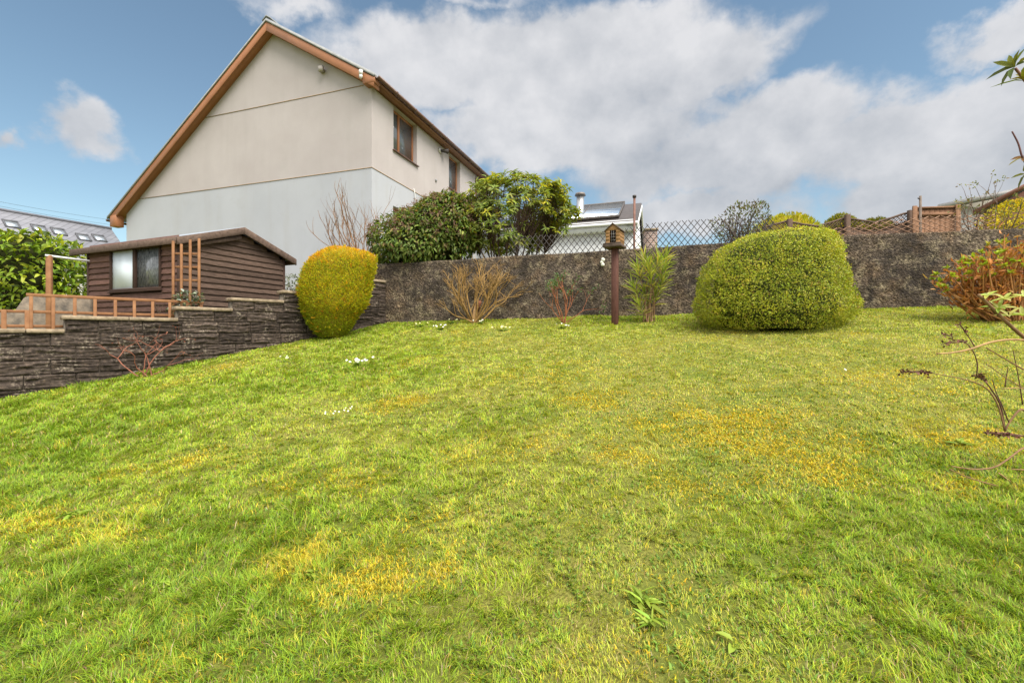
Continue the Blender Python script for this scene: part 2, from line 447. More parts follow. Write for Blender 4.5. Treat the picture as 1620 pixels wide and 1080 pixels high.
# ------------------------------------------------------------------ plants
def unit(v): return v/(np.linalg.norm(v, axis=-1, keepdims=True)+1e-9)
def leaves(acc, P, D, Nn, L, Wd, c, fold=.25, simple=False, droop=0.0):
    """pointed oval leaves: P base, D along, Nn face normal"""
    P = np.asarray(P); D = unit(D); S = unit(np.cross(D, Nn)); Nn = np.cross(S, D)
    n = len(P); L = np.broadcast_to(L, (n,))[:, None]; Wd = np.broadcast_to(Wd, (n,))[:, None]
    if simple:
        mid = P+D*L*.5
        V = np.stack([P, mid+S*Wd*.5, P+D*L, mid-S*Wd*.5], 1)
        b = np.arange(n)[:, None]*4; Fs = [b+np.array([0, 1, 2, 3])]; k = 4
    else:
        m1 = P+D*L*.3+Nn*L*.03; m2 = P+D*L*.68-Nn*L*(.02+droop*.25)
        up = Nn*Wd*fold
        tip = P+D*L-Nn*L*(.05+droop*.6)
        V = np.stack([P, m1+S*Wd*.46+up, m1, m1-S*Wd*.46+up, m2+S*Wd*.4+up, m2, m2-S*Wd*.4+up, tip], 1)
        b = np.arange(n)[:, None]*8
        Fs = [np.concatenate([b+np.array(q) for q in ([1, 4, 5, 2], [2, 5, 6, 3])]),
              np.concatenate([b+np.array(q) for q in ([0, 1, 2], [0, 2, 3], [4, 7, 5], [5, 7, 6])])]; k = 8
    acc.add(V.reshape(-1, 3), Fs, np.repeat(c[:, None, :], k, 1).reshape(-1, 3))
def pal(n, cols, wts, jit=.25):
    cols = np.array(cols); i = rng.choice(len(cols), n, p=np.array(wts)/sum(wts))
    return cols[i]*rng.uniform(1-jit, 1+jit, (n, 1))*rng.uniform(.9, 1.1, (n, 3))
class Loft:
    """solid of revolution-like body: rows (py, pxL, pxR) at distance d"""
    def __init__(s, rows, d, depth=.7, lump=.08, lsc=3., seed=0):
        rows = sorted(rows, key=lambda r: -r[0])
        s.z = np.array([W(0, r[0], d)[2] for r in rows]); s.cx = np.array([W((r[1]+r[2])/2, 0, d)[0] for r in rows])
        s.a = np.array([(r[2]-r[1])/2/F*d for r in rows]); s.d = d; s.depth = depth; s.lump = lump; s.lsc = lsc; s.seed = seed
        s.amax = s.a.max()
    def pts(s, n, rmin=.8, rpow=1., theta=None, zlo=0., zhi=1.):
        H = s.z[-1]-s.z[0]
        zz = []
        while len(zz) < n:
            z = rng.uniform(s.z[0]+H*zlo, s.z[0]+H*zhi, n*3)
            a = np.interp(z, s.z, s.a); k = rng.random(n*3) < (a/s.amax*.8+.2)
            zz = np.concatenate([zz, z[k]])
        z = zz[:n]
        th = rng.uniform(0, 2*math.pi, n) if theta is None else theta
        r = 1-(1-rmin)*rng.random(n)**rpow
        return s.at(th, z, r)
    def at(s, th, z, r):
        a = np.interp(z, s.z, s.a); cx = np.interp(z, s.z, s.cx)
        b = np.maximum(a*s.depth, 0)
        lum = 1+s.lump*2*(fbm(np.stack([np.cos(th)*s.lsc*.5, np.sin(th)*s.lsc*.5, z*s.lsc], -1), 3, s.seed)-.5)
        x = cx+a*r*lum*np.cos(th); y = s.d+b*r*lum*np.sin(th)
        e = .02
        da = (np.interp(z+e, s.z, s.a)-np.interp(z-e, s.z, s.a))/(2*e)
        N = unit(np.stack([np.cos(th), np.sin(th), -da], -1))
        return np.stack([x, y, z], -1), N
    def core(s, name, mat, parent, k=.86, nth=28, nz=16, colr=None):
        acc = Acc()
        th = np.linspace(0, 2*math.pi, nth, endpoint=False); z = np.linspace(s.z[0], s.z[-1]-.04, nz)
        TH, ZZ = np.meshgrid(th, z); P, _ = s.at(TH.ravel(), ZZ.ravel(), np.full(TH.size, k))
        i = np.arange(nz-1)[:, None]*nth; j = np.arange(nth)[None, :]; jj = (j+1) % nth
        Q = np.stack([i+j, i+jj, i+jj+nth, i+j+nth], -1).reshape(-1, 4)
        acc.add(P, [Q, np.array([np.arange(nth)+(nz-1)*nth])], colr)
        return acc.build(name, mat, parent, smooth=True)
def randdir(n): return unit(rng.normal(0, 1, (n, 3)))

def grow(acc, p, d, L, r, depth, tips, c, wob=.25, nch=(2, 3), spread=.55, up=.15, shrink=.72, rs=.70, sides=5, segs=4):
    p = np.array(p, float); d = unit(np.array(d, float))
    P = [p]; dd = d
    for k in range(segs):
        dd = unit(dd+rng.normal(0, wob, 3)*.5+np.array([0, 0, up*.3])); P.append(P[-1]+dd*L/segs)
    P = np.array(P)
    r1 = r*(rs if depth > 0 else .35)
    acc.tube(P, np.linspace(r, r1, segs+1), sides, np.asarray(c)*rng.uniform(.8, 1.2), cap=False)
    if depth == 0: tips.append((P[-1], dd)); return
    n = rng.integers(nch[0], nch[1]+1)
    for q in range(n):
        nd = unit(dd+rng.normal(0, spread, 3)+np.array([0, 0, up]))
        s = P[-1] if q < 2 else P[rng.integers(2, segs+1)]
        grow(acc, s, nd, L*shrink*rng.uniform(.75, 1.2), r1*rng.uniform(.75, 1), depth-1, tips, c, wob, nch, spread, up, shrink, rs, max(3, sides-1), segs)

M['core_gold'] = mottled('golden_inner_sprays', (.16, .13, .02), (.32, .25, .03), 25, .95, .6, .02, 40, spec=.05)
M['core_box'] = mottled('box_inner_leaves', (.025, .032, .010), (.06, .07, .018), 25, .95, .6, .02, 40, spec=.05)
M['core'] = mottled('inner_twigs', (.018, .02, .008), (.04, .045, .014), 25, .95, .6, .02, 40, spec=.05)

# big clipped box bush by the wall
def box_bush():
    rows = [(520, 1130, 1326), (508, 1112, 1342), (494, 1101, 1354), (480, 1099, 1355), (450, 1104, 1345), (424, 1114, 1334), (404, 1127, 1325), (393, 1138, 1321), (383, 1157, 1315), (377, 1174, 1310), (371, 1200, 1304), (367, 1222, 1294), (364, 1244, 1282)]
    rows = [(y, l+3, r_-11 if y > 430 else (r_-4 if y > 400 else r_+6)) for y, l, r_ in rows]
    lf = Loft(rows, 6.35, .68, .06, 5, 3)
    t = thing('box_bush', 'large rounded clipped evergreen bush with yellow green leaves before the rendered wall', 'bush', (lf.cx[0], lf.d, lawn_z(lf.cx[0], lf.d)))
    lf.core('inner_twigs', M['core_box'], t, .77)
    acc = Acc(); n = 62000
    P, N = lf.pts(n, .84, 1.5)
    lump = fbm(P*6.5, 3, 71); keep = rng.random(n) < np.clip((lump-.28)*4.5, .4, 1); P, N = P[keep]+N[keep]*((lump[keep]-.45)*.12)[:, None], N[keep]; n = len(P)
    D = unit(N*.35+randdir(n)*1.+np.array([0, 0, .3])); NN = unit(N*1.3+randdir(n)*.9)
    k = fbm(P*7, 3, 5); yel = np.clip((k-.45)*3, 0, 1)+np.clip((P[:, 2]-lf.z[-1]+.3)*1.4, 0, .5)
    c1 = pal(n, [(.28, .32, .022), (.17, .22, .018), (.38, .38, .04)], (3, 3, 2)); c2 = pal(n, [(.52, .49, .04), (.42, .44, .04), (.55, .44, .08)], (3, 3, 1))
    f = np.clip(yel+rng.normal(0, .25, n), 0, 1)[:, None]; c = c1*(1-f)+c2*f
    c[rng.random(n) < .03] = (.25, .15, .05)
    leaves(acc, P, D, NN, rng.uniform(.016, .032, n), rng.uniform(.010, .017, n), c, simple=True)
    m = 420; P, N = lf.pts(m, .97, 1.); k = 14                 # stray shoots
    ax = unit(N*.8+np.array([0, 0, .7])+randdir(m)*.4); tt = rng.uniform(-.05, .06, m*k)
    cc = np.repeat(pal(m, [(.42, .42, .03), (.28, .34, .03), (.48, .36, .07)], (3, 3, 1)), k, 0)*rng.uniform(.75, 1.2, (m*k, 1))
    leaves(acc, np.repeat(P, k, 0)+np.repeat(ax, k, 0)*tt[:, None], np.repeat(ax, k, 0)*.6+randdir(m*k), np.repeat(N, k, 0)+randdir(m*k), rng.uniform(.016, .028, m*k), .013, cc, simple=True)
    acc.build('foliage', M['leaf'], t)
box_bush()

def golden_bush():
    rows = [(533, 506, 541), (519, 493, 555), (501, 483, 565), (483, 478, 580), (462, 475, 585), (447, 477, 588), (426, 483, 592), (412, 493, 594), (406, 501, 594), (400, 510, 582), (395, 518, 560), (392, 527, 546)]
    d = float(on_lawn(525, 533)[1])
    lf = Loft(rows, d, .85, .05, 7, 8)
    t = thing('golden_conifer', 'clipped golden conifer with coppery top beside the stepped block wall', 'bush', (lf.cx[0], lf.d, lawn_z(lf.cx[0], lf.d)))
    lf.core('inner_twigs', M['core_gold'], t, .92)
    acc = Acc(); n = 40000
    P, N = lf.pts(n, .91, 1.3)
    D = unit(N*.35+randdir(n)*.7+np.array([0, 0, .7])); NN = unit(N*1.2+randdir(n)*.8)
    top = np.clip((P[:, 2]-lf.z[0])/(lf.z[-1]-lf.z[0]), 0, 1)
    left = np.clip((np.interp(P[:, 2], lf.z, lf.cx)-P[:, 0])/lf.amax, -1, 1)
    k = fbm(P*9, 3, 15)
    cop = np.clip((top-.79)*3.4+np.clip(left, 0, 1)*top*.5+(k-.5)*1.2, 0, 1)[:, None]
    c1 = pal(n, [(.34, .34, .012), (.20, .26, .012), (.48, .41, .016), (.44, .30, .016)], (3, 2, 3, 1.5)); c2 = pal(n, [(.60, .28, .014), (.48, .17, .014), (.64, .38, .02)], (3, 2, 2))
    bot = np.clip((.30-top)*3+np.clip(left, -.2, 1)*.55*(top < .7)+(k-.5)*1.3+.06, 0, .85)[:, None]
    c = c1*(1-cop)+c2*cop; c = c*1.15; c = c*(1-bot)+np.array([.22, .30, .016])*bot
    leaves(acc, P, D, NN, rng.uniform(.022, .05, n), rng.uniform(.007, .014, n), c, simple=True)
    # loose sprays that break the clipped outline
    m = 260; P, N = lf.pts(m, .97, 1.); k = 16
    ax = unit(N*.8+np.array([0, 0, .6])+randdir(m)*.3)
    PP = np.repeat(P, k, 0)+np.repeat(ax, k, 0)*rng.uniform(-.03, .045, m*k)[:, None]; cc = np.repeat(pal(m, [(.5, .42, .02), (.36, .38, .015), (.55, .3, .02)], (3, 3, 2)), k, 0)*rng.uniform(.7, 1.25, (m*k, 1))
    leaves(acc, PP, np.repeat(ax, k, 0)+randdir(m*k)*.7, np.repeat(N, k, 0)+randdir(m*k)*.7, rng.uniform(.02, .04, m*k), .010, cc, simple=True)
    acc.build('foliage', M['sprays'], t)
golden_bush()

def shrub(name, label, cat, rows, d, n, L, Wd, cols, wts, depth=.7, rmin=.35, lump=.2, lsc=3, seed=0, corek=.0, droop=.5, mat='glossleaf', trunks=4, bark=(.09, .06, .04), base=None, group=None, gaps=0., outw=.9, corem='core', tipc=None, simple=False, jit=.3, branch_depth=3):
    lf = Loft(rows, d, depth, lump, lsc, seed)
    b = np.array([lf.cx[0], d, float(ground_z(lf.cx[0], d))]) if base is None else np.array(base)
    t = thing(name, label, cat, b, group)
    acc = Acc(); tips = []
    top = np.array([lf.cx[-1], d, lf.z[-1]])
    H = top[2]-b[2]
    for q in range(trunks):
        dr = unit(np.array([rng.normal(0, .45)*lf.amax*1.4, rng.normal(0, .3), H*.9])+(np.array([lf.cx[len(lf.cx)//2], d, 0])-np.array([b[0], b[1], 0]))*.5)
        grow(acc, b+np.array([rng.normal(0, .06), rng.normal(0, .05), -.03]), dr, H*.34, .03*min(1.4, H), branch_depth, tips, bark, .25, (2, 3), .45, .2, .72)
    acc.build('stems', M['bark'], t, smooth=True)
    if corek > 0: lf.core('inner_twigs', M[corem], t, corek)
    acc = Acc()
    P, N = lf.pts(n, rmin, 1.6)
    if gaps > 0:
        g = fbm(P*2.6, 3, seed+3); k = g > gaps; P, N = P[k], N[k]
    n = len(P)
    D = unit(N*outw+randdir(n)*.8+np.array([0, 0, .25-droop])); NN = unit(N*.5+randdir(n)*.55+np.array([0, 0, .8]))
    c = pal(n, cols, wts, jit)
    k = fbm(P*4, 2, seed+9); c = c*(.7+.6*k)[:, None]
    if tipc is not None:
        hi = np.clip((P[:, 2]-lf.z[0])/(lf.z[-1]-lf.z[0]), 0, 1)
        f = (rng.random(n) < np.clip(hi*1.2-.25, 0, .9)*.8)
        c[f] = pal(int(f.sum()), [tipc], [1], .25)
    leaves(acc, P, D, NN, rng.uniform(.7, 1.25, n)*L, rng.uniform(.8, 1.2, n)*Wd, c, droop=droop, simple=simple)
    acc.build('foliage', M[mat], t)
    return t, lf

# viburnum spilling over the wall
def viburnum():
    rows = [(418, 615, 700), (408, 592, 742), (390, 580, 750), (370, 588, 756), (350, 612, 756), (332, 645, 748), (318, 672, 735), (308, 690, 722)]
    t, lf = shrub('viburnum_shrub', 'dark green shrub with dusky pink flower heads spilling over the left wall end', 'shrub', rows, 9.35, 6500, .095, .042,
                  [(.08, .125, .022), (.13, .18, .03), (.21, .26, .05), (.22, .16, .06)], (4, 4, 2.5, 1.6), .62, .6, .24, 4.5, 21, .7, .6, mat='leaf', base=(-1.9, 9.75, 2.1))
    acc = Acc()
    P, N = lf.pts(1500, .96, 1., zlo=.35)
    n0 = 230; cen, CN = lf.pts(n0, 1.0, 1., zlo=.35)
    i = rng.integers(0, n0, 5200); P = cen[i]+CN[i]*.06+rng.normal(0, .026, (5200, 3))
    c = pal(5200, [(.24, .13, .10), (.15, .085, .065), (.36, .26, .20)], (3, 3, 1.))
    leaves(acc, P, randdir(5200), randdir(5200), .022, .018, c, simple=True)
    acc.build('flower_head', M['petal'], t)
viburnum()

# rhododendron: whorls of long leaves on bare spreading limbs
def rhodo():
    rows = [(404, 745, 860), (392, 725, 885), (370, 712, 900), (345, 712, 915), (325, 716, 908), (305, 735, 902), (290, 765, 885), (278, 780, 830)]
    d = 9.55
    lf = Loft(rows, d, .6, .22, 3, 33)
    b = np.array([(800-810)/F*d, d, 2.15])
    t = thing('rhododendron', 'tall rhododendron with long yellow green leaves on bare dark limbs above the wall', 'shrub', b)
    acc = Acc(); tips = []; pts = []
    cen, CN = lf.pts(760, .62, 1.3, zlo=.10)
    keep = fbm(cen*2.1, 2, 5) > .33; cen, CN = cen[keep], CN[keep]
    # extra outer sprigs that break the outline
    ex = np.array([W(885, 285, d), W(898, 297, d-.1), W(872, 292, d+.2), W(905, 330, d-.2), W(770, 283, d), W(735, 312, d), W(722, 340, d-.2), W(893, 345, d-.3), W(880, 365, d-.3), W(740, 365, d-.3), W(728, 372, d)])
    cen = np.concatenate([cen, ex]); CN = np.concatenate([CN, np.tile([0, -.3, 1.], (len(ex), 1))])
    # limbs: hub points, each whorl joined back to the nearest hub
    hubs = []
    for q in range(24):
        a = q/24*2*math.pi; h = np.array([lf.cx[0]+math.cos(a)*.85*rng.uniform(.3, 1.2), d+math.sin(a)*.45, b[2]+rng.uniform(.75, 1.15)]); hubs.append(h)
        m = (b+h)/2+rng.normal(0, .06, 3)
        acc.tube([b+np.array([math.cos(a)*.1, math.sin(a)*.08, -.05]), m, h], [.026, .02, .013], 5, np.array([.11, .075, .055]), False)
    hubs = np.array(hubs)
    for p, nn in zip(cen, CN):
        i = np.argmin(np.linalg.norm((hubs-p)*[1, 1, .6], axis=1)); h = hubs[i]
        m = h*.45+p*.55+np.array([0, 0, .06])+rng.normal(0, .05, 3)
        acc.tube([h, m, p], [.007, .005, .003], 4, np.array([.08, .05, .035])*rng.uniform(.7, 1.4), False)
    acc.build('stems', M['bark'], t, smooth=True)
    acc = Acc()
    for p, nn in zip(cen, CN):
        k = rng.integers(8, 14)
        ax = unit(nn*.6+rng.normal(0, .3, 3)+np.array([0, 0, .8]))
        e1 = unit(np.cross(ax, [.3, .9, .1])); e2 = np.cross(ax, e1)
        th = np.arange(k)*2.4+rng.uniform(0, 6)
        el = rng.uniform(-.35, .55, k)
        D = (np.cos(th)[:, None]*e1+np.sin(th)[:, None]*e2)*np.cos(el)[:, None]+ax*np.sin(el)[:, None]
        yel = rng.random() < .22+.25*(p[0] > .35)
        c = pal(k, [(.32, .32, .03), (.25, .29, .04), (.38, .34, .025)] if yel else [(.12, .17, .03), (.18, .225, .04), (.27, .30, .055)], (2, 3, 2), .3)
        P0 = p+ax*rng.uniform(-.05, .03, k)[:, None]
        leaves(acc, P0, D, np.tile(ax, (k, 1))+rng.normal(0, .2, (k, 3)), rng.uniform(.10, .17, k), rng.uniform(.030, .044, k), c, droop=.25)
    acc.build('foliage', M['leaf'], t)
rhodo()

def bare_shrub(name, label, d, base, segs_list, c, depth=2, L=.4, r=.012, spread=.45, up=.3, nch=(2, 3), cat='shrub', wob=.25, leaf=None, shrink=.72):
    t = thing(name, label, cat, base)
    acc = Acc(); tips = []
    for (dx, dy, dz, ll, rr) in segs_list:
        grow(acc, np.array(base)+np.array([rng.normal(0, .03), rng.normal(0, .03), -.02]), (dx, dy, dz), ll, rr, depth, tips, c, wob, nch, spread, up, shrink)
    acc.build('stems', M['twig'], t, smooth=True)
    if leaf:
        n, LL, WW, cols, wts, frac = leaf
        k = [q for q in tips if rng.random() < frac]
        if k:
            P = np.repeat(np.array([q[0] for q in k]), n, 0); Dd = np.repeat(np.array([q[1] for q in k]), n, 0)
            m = len(P); P = P+rng.normal(0, LL*.5, (m, 3)); a2 = Acc()
            leaves(a2, P, Dd*.6+randdir(m), randdir(m)+np.array([0, 0, .5]), rng.uniform(.7, 1.3, m)*LL, rng.uniform(.8, 1.2, m)*WW, pal(m, cols, wts), droop=.2)
            a2.build('foliage', M['leaf'], t)
    return t
# bare shrub behind the golden bush
b = np.array([-3.3, 9.6, 2.0])
bare_shrub('bare_shrub', 'tall leafless twiggy shrub behind the golden conifer', 9.6, b,
           [(-.42, 0, 1, .95, .02), (.12, .1, 1, 1.15, .024), (.34, 0, 1, .98, .02), (-.15, .2, 1, 1.05, .02), (.05, -.2, 1, .95, .018), (-.6, .1, 1, .78, .016), (.24, .2, 1, 1.1, .018), (-.3, -.1, 1, .9, .017), (.0, .1, 1, 1.0, .018), (-.5, .1, 1, .85, .016)],
           (.24, .14, .08), 3, spread=.34, up=.25, shrink=.62, nch=(3, 3))
# fan shaped brown shrub at wall foot
b = on_lawn(749, 511)
bare_shrub('fan_shrub', 'leafless ochre brown shrub fanning out from a stout stump against the wall', 8, b,
           [(-.75, 0, 1, .44, .02), (-.4, .05, 1, .48, .022), (0, .1, 1, .48, .022), (.4, 0, 1, .5, .022), (.8, -.05, .85, .5, .018), (1.15, 0, .6, .46, .015), (-1.2, 0, .6, .38, .014), (.2, -.2, 1, .46, .016), (-.2, -.2, 1, .46, .016), (.65, .1, 1, .5, .018), (-.6, -.1, 1, .46, .016), (1.0, .1, .8, .46, .015)],
           (.30, .18, .06), 4, spread=.36, up=.10, shrink=.64, nch=(3, 3))
o = [q for q in bpy.data.objects if q.name == 'fan_shrub'][0]
acc = Acc()
acc.tube([b+np.array([.0, 0, -.05]), b+np.array([.02, 0, .12]), b+np.array([.05, 0, .25]), b+np.array([.1, 0, .32])], [.065, .05, .05, .035], 9, np.array([.36, .22, .10]))
acc.tube([b+np.array([.06, -.02, .22]), b+np.array([.11, -.05, .36]), b+np.array([.12, -.05, .40])], [.035, .045, .03], 9, np.array([.22, .09, .05]))
acc.build('trunk', M['bark'], o, smooth=True)
# little red-stemmed evergreen
b = on_lawn(893, 511)
bare_shrub('red_stemmed_shrub', 'small red stemmed shrub with sparse grey green leaves at the wall foot', 8, b,
           [(-.35, 0, 1, .34, .010), (.1, .05, 1, .38, .011), (.35, 0, 1, .36, .010), (-.1, -.1, 1, .34, .009), (.85, 0, .75, .36, .008), (-.8, 0, .8, .34, .008), (.2, -.1, 1, .3, .008), (.6, .1, 1, .34, .008)],
           (.30, .11, .05), 2, spread=.5, up=.16, leaf=(9, .05, .022, [(.07, .12, .035), (.11, .17, .06), (.16, .2, .09), (.25, .09, .05)], (3, 3, 1, .5), .75))
# red twiggy rose before block wall
b = on_lawn(232, 592)
bare_shrub('rose_bush', 'sparse red brown thorny stems of a pruned rose before the block wall', 6, b,
           [(-1.0, .1, .9, .34, .009), (-.2, .05, 1, .34, .009), (.35, .1, 1, .38, .009), (.95, 0, .8, .34, .008), (-.55, -.1, .9, .34, .008), (.1, -.1, 1, .3, .007)],
           (.25, .10, .065), 2, spread=.62, up=.06, wob=.45, leaf=(2, .025, .012, [(.28, .08, .05), (.35, .14, .08)], (1, 1), .5))

# spiky bamboo-like plant by the wall
def spiky():
    b = on_lawn(1027, 507)
    t = thing('spiky_plant', 'yellow green spiky leaved plant on several canes right of the bird house', 'plant', b)
    acc = Acc(); lv = Acc()
    d = b[1]
    heads = [(1010, 428), (1020, 412), (1042, 412), (1050, 428), (1030, 442), (1004, 456), (1020, 464), (1012, 484), (1047, 448), (1036, 468), (1053, 408), (1028, 424)]
    for hx, hy in heads:
        p = W(hx, hy, d+rng.uniform(-.12, .1)); r0 = b+np.array([rng.normal(0, .06), rng.normal(0, .05), -.02])
        m = r0*.4+p*.6+np.array([-(p[0]-r0[0])*.25, 0, 0])
        acc.tube([r0, (r0+m)/2+rng.normal(0, .008, 3), m, p], [.011, .010, .008, .005], 5, np.array([.25, .15, .08])*rng.uniform(.7, 1.3), False)
        k = 30; ax = unit(p-m+np.array([0, 0, .12]))
        e1 = unit(np.cross(ax, [.2, .9, .1])); e2 = np.cross(ax, e1)
        th = np.arange(k)*2.4; tt = np.arange(k)/k
        el = .25+.95*tt+rng.normal(0, .12, k)
        D = (np.cos(th)[:, None]*e1+np.sin(th)[:, None]*e2)*np.cos(el)[:, None]+ax*np.sin(el)[:, None]
        P0 = p-ax*.17+ax*(tt*.2)[:, None]
        c = pal(k, [(.27, .33, .045), (.38, .40, .07), (.17, .23, .035), (.46, .38, .09)], (3, 3, 2, 1), .2)
        leaves(lv, P0, D, np.tile(ax, (k, 1)), rng.uniform(.20, .31, k), rng.uniform(.020, .028, k), c, droop=.0)
    acc.build('stems', M['bark'], t, smooth=True); lv.build('foliage', M['leaf'], t)
spiky()

# laurel hedge far left, behind the timber post
shrub('laurel_bush', 'bushy yellow green laurel behind the timber post on the far left', 'bush',
      [(520, -110, 140), (480, -120, 144), (445, -115, 143), (415, -105, 140), (392, -70, 128), (378, -20, 92), (370, 20, 66)], 9.6, 4200, .15, .062,
      [(.19, .27, .018), (.12, .19, .016), (.33, .38, .035), (.06, .10, .012)], (4, 3, 3, 1.5), .5, .6, .26, 3.2, 41, .6, .35, mat='leaf')
# pale leaved bush between shed and golden bush
shrub('pale_shrub', 'small pale leaved shrub seen between the shed and the golden conifer', 'shrub',
      [(478, 440, 490), (462, 442, 486), (448, 444, 480), (436, 450, 470)], 10.5, 420, .075, .035, [(.16, .19, .12), (.30, .32, .26), (.10, .12, .07)], (2, 2, 2), .7, .3, .3, 3, 44, 0, .2)
# loose shrub on the wall in front of trellis
shrub('loose_shrub', 'loose half leafless shrub with grey green leaves in front of the black trellis', 'shrub',
      [(392, 1140, 1200), (375, 1125, 1212), (355, 1120, 1222), (338, 1142, 1222), (322, 1160, 1212)], 8.6, 1500, .055, .024, [(.09, .11, .05), (.17, .18, .07), (.14, .09, .06)], (3, 2, 2), .6, .2, .35, 3, 47, 0, -.2,
      mat='leaf', trunks=9, bark=(.10, .075, .06), gaps=.40, base=(4.4, 8.7, 2.15), branch_depth=3)
# yellow conifer hedge tops behind fence
for i, (rows, lab, k) in enumerate([
        ([(392, 1185, 1312), (372, 1190, 1304), (356, 1202, 1292), (346, 1220, 1278), (340, 1238, 1260)], 'rounded golden conifer showing above the left arch of the wavy fence', 1.),
        ([(392, 1300, 1370), (372, 1298, 1372), (357, 1304, 1362), (346, 1316, 1348), (341, 1326, 1336)], 'small golden green conifer showing in the dip of the wavy fence', .6),
        ([(392, 1355, 1430), (368, 1358, 1424), (354, 1368, 1408), (347, 1378, 1396)], 'dull green conifer top behind the right end of the wavy fence', .5)]):
    shrub('conifer_bush', lab, 'bush', rows, 11.6, 4200, .085, .022, [(.36*k, .34*k, .018), (.25*k, .29*k, .02), (.44*k, .38*k, .022)], (3, 2, 2), .6, .8, .18, 4, 50+i, .84, -.5, mat='sprays', corem='core_gold' if i == 0 else 'core', trunks=2, group='golden conifers behind the wavy fence', simple=True)
# forsythia
shrub('forsythia', 'bright yellow flowering forsythia above the right end of the wall', 'shrub',
      [(372, 1548, 1660), (350, 1550, 1680), (330, 1570, 1690), (316, 1600, 1680)], 8.2, 2600, .05, .026, [(.55, .42, .015), (.42, .36, .02), (.20, .22, .03)], (4, 3, 1.5), .5, .35, .25, 3, 55, 0, .0, mat='petal', trunks=7, bark=(.10, .07, .05), base=(8.7, 8.6, 2.15))
# budding shrub in front of forsythia
b = np.array([7.62, 7.35, 2.3])
bare_shrub('budding_shrub', 'budding woody shrub with dark stems rising behind the right end of the wall', 7.3, b,
           [(-.5, 0, 1, .62, .014), (-.2, .1, 1, .75, .016), (.2, 0, 1, .7, .015), (.5, .1, 1, .75, .015), (-.8, 0, .8, .6, .012), (.9, 0, .9, .7, .013), (0, -.1, 1, .66, .013)],
           (.12, .075, .05), 2, spread=.35, up=.25, leaf=(5, .04, .02, [(.20, .13, .06), (.14, .16, .04), (.28, .26, .05)], (2, 2, 1), .9))

def hydrangea():
    b = on_lawn(1592, 505)
    t = thing('hydrangea', 'coppery brown stemmed bush with fresh lime leaves in the right corner', 'bush', b)
    acc = Acc(); lv = Acc(); dl = Acc(); d = b[1]
    for i in range(150):
        a = rng.uniform(-1, 1); hgt = (1.02-.42*a*a)*rng.uniform(.6, 1.08)*(1.0 if a > -.2 else .85)
        p = b+np.array([a*.72, rng.uniform(-.35, .3), hgt])
        r0 = b+np.array([a*.22+rng.normal(0, .05), rng.normal(0, .08), -.03])
        m = r0*.5+p*.5+np.array([a*.10, 0, 0])+rng.normal(0, .03, 3)
        acc.tube([r0, m, p], [.010, .009, .006], 5, np.array([.36, .17, .06])*rng.uniform(.6, 1.25), False)
        # spent papery leaves hugging the stems
        k = 13; q = m+(p-m)*rng.uniform(-.4, 1.05, k)[:, None]+rng.normal(0, .04, (k, 3))
        leaves(dl, q, randdir(k)+np.array([0, 0, .8]), randdir(k), rng.uniform(.05, .11, k), rng.uniform(.015, .035, k), pal(k, [(.46, .19, .05), (.32, .11, .03), (.50, .28, .09)], (3, 2, 1)), droop=.2)
        if rng.random() < .7:
            k = 7; D = randdir(k)*.8+np.array([0, 0, .7])
            leaves(lv, np.repeat(p[None], k, 0), D, randdir(k)*.5+np.array([0, 0, 1.]), rng.uniform(.045, .085, k), rng.uniform(.025, .045, k), pal(k, [(.33, .40, .03), (.24, .33, .025), (.42, .42, .05)], (3, 2, 1)), droop=.2)
    acc.build('stems', M['twig'], t, smooth=True); lv.build('foliage', M['leaf'], t); dl.build('dead_leaves', M['leaf'], t)
hydrangea()

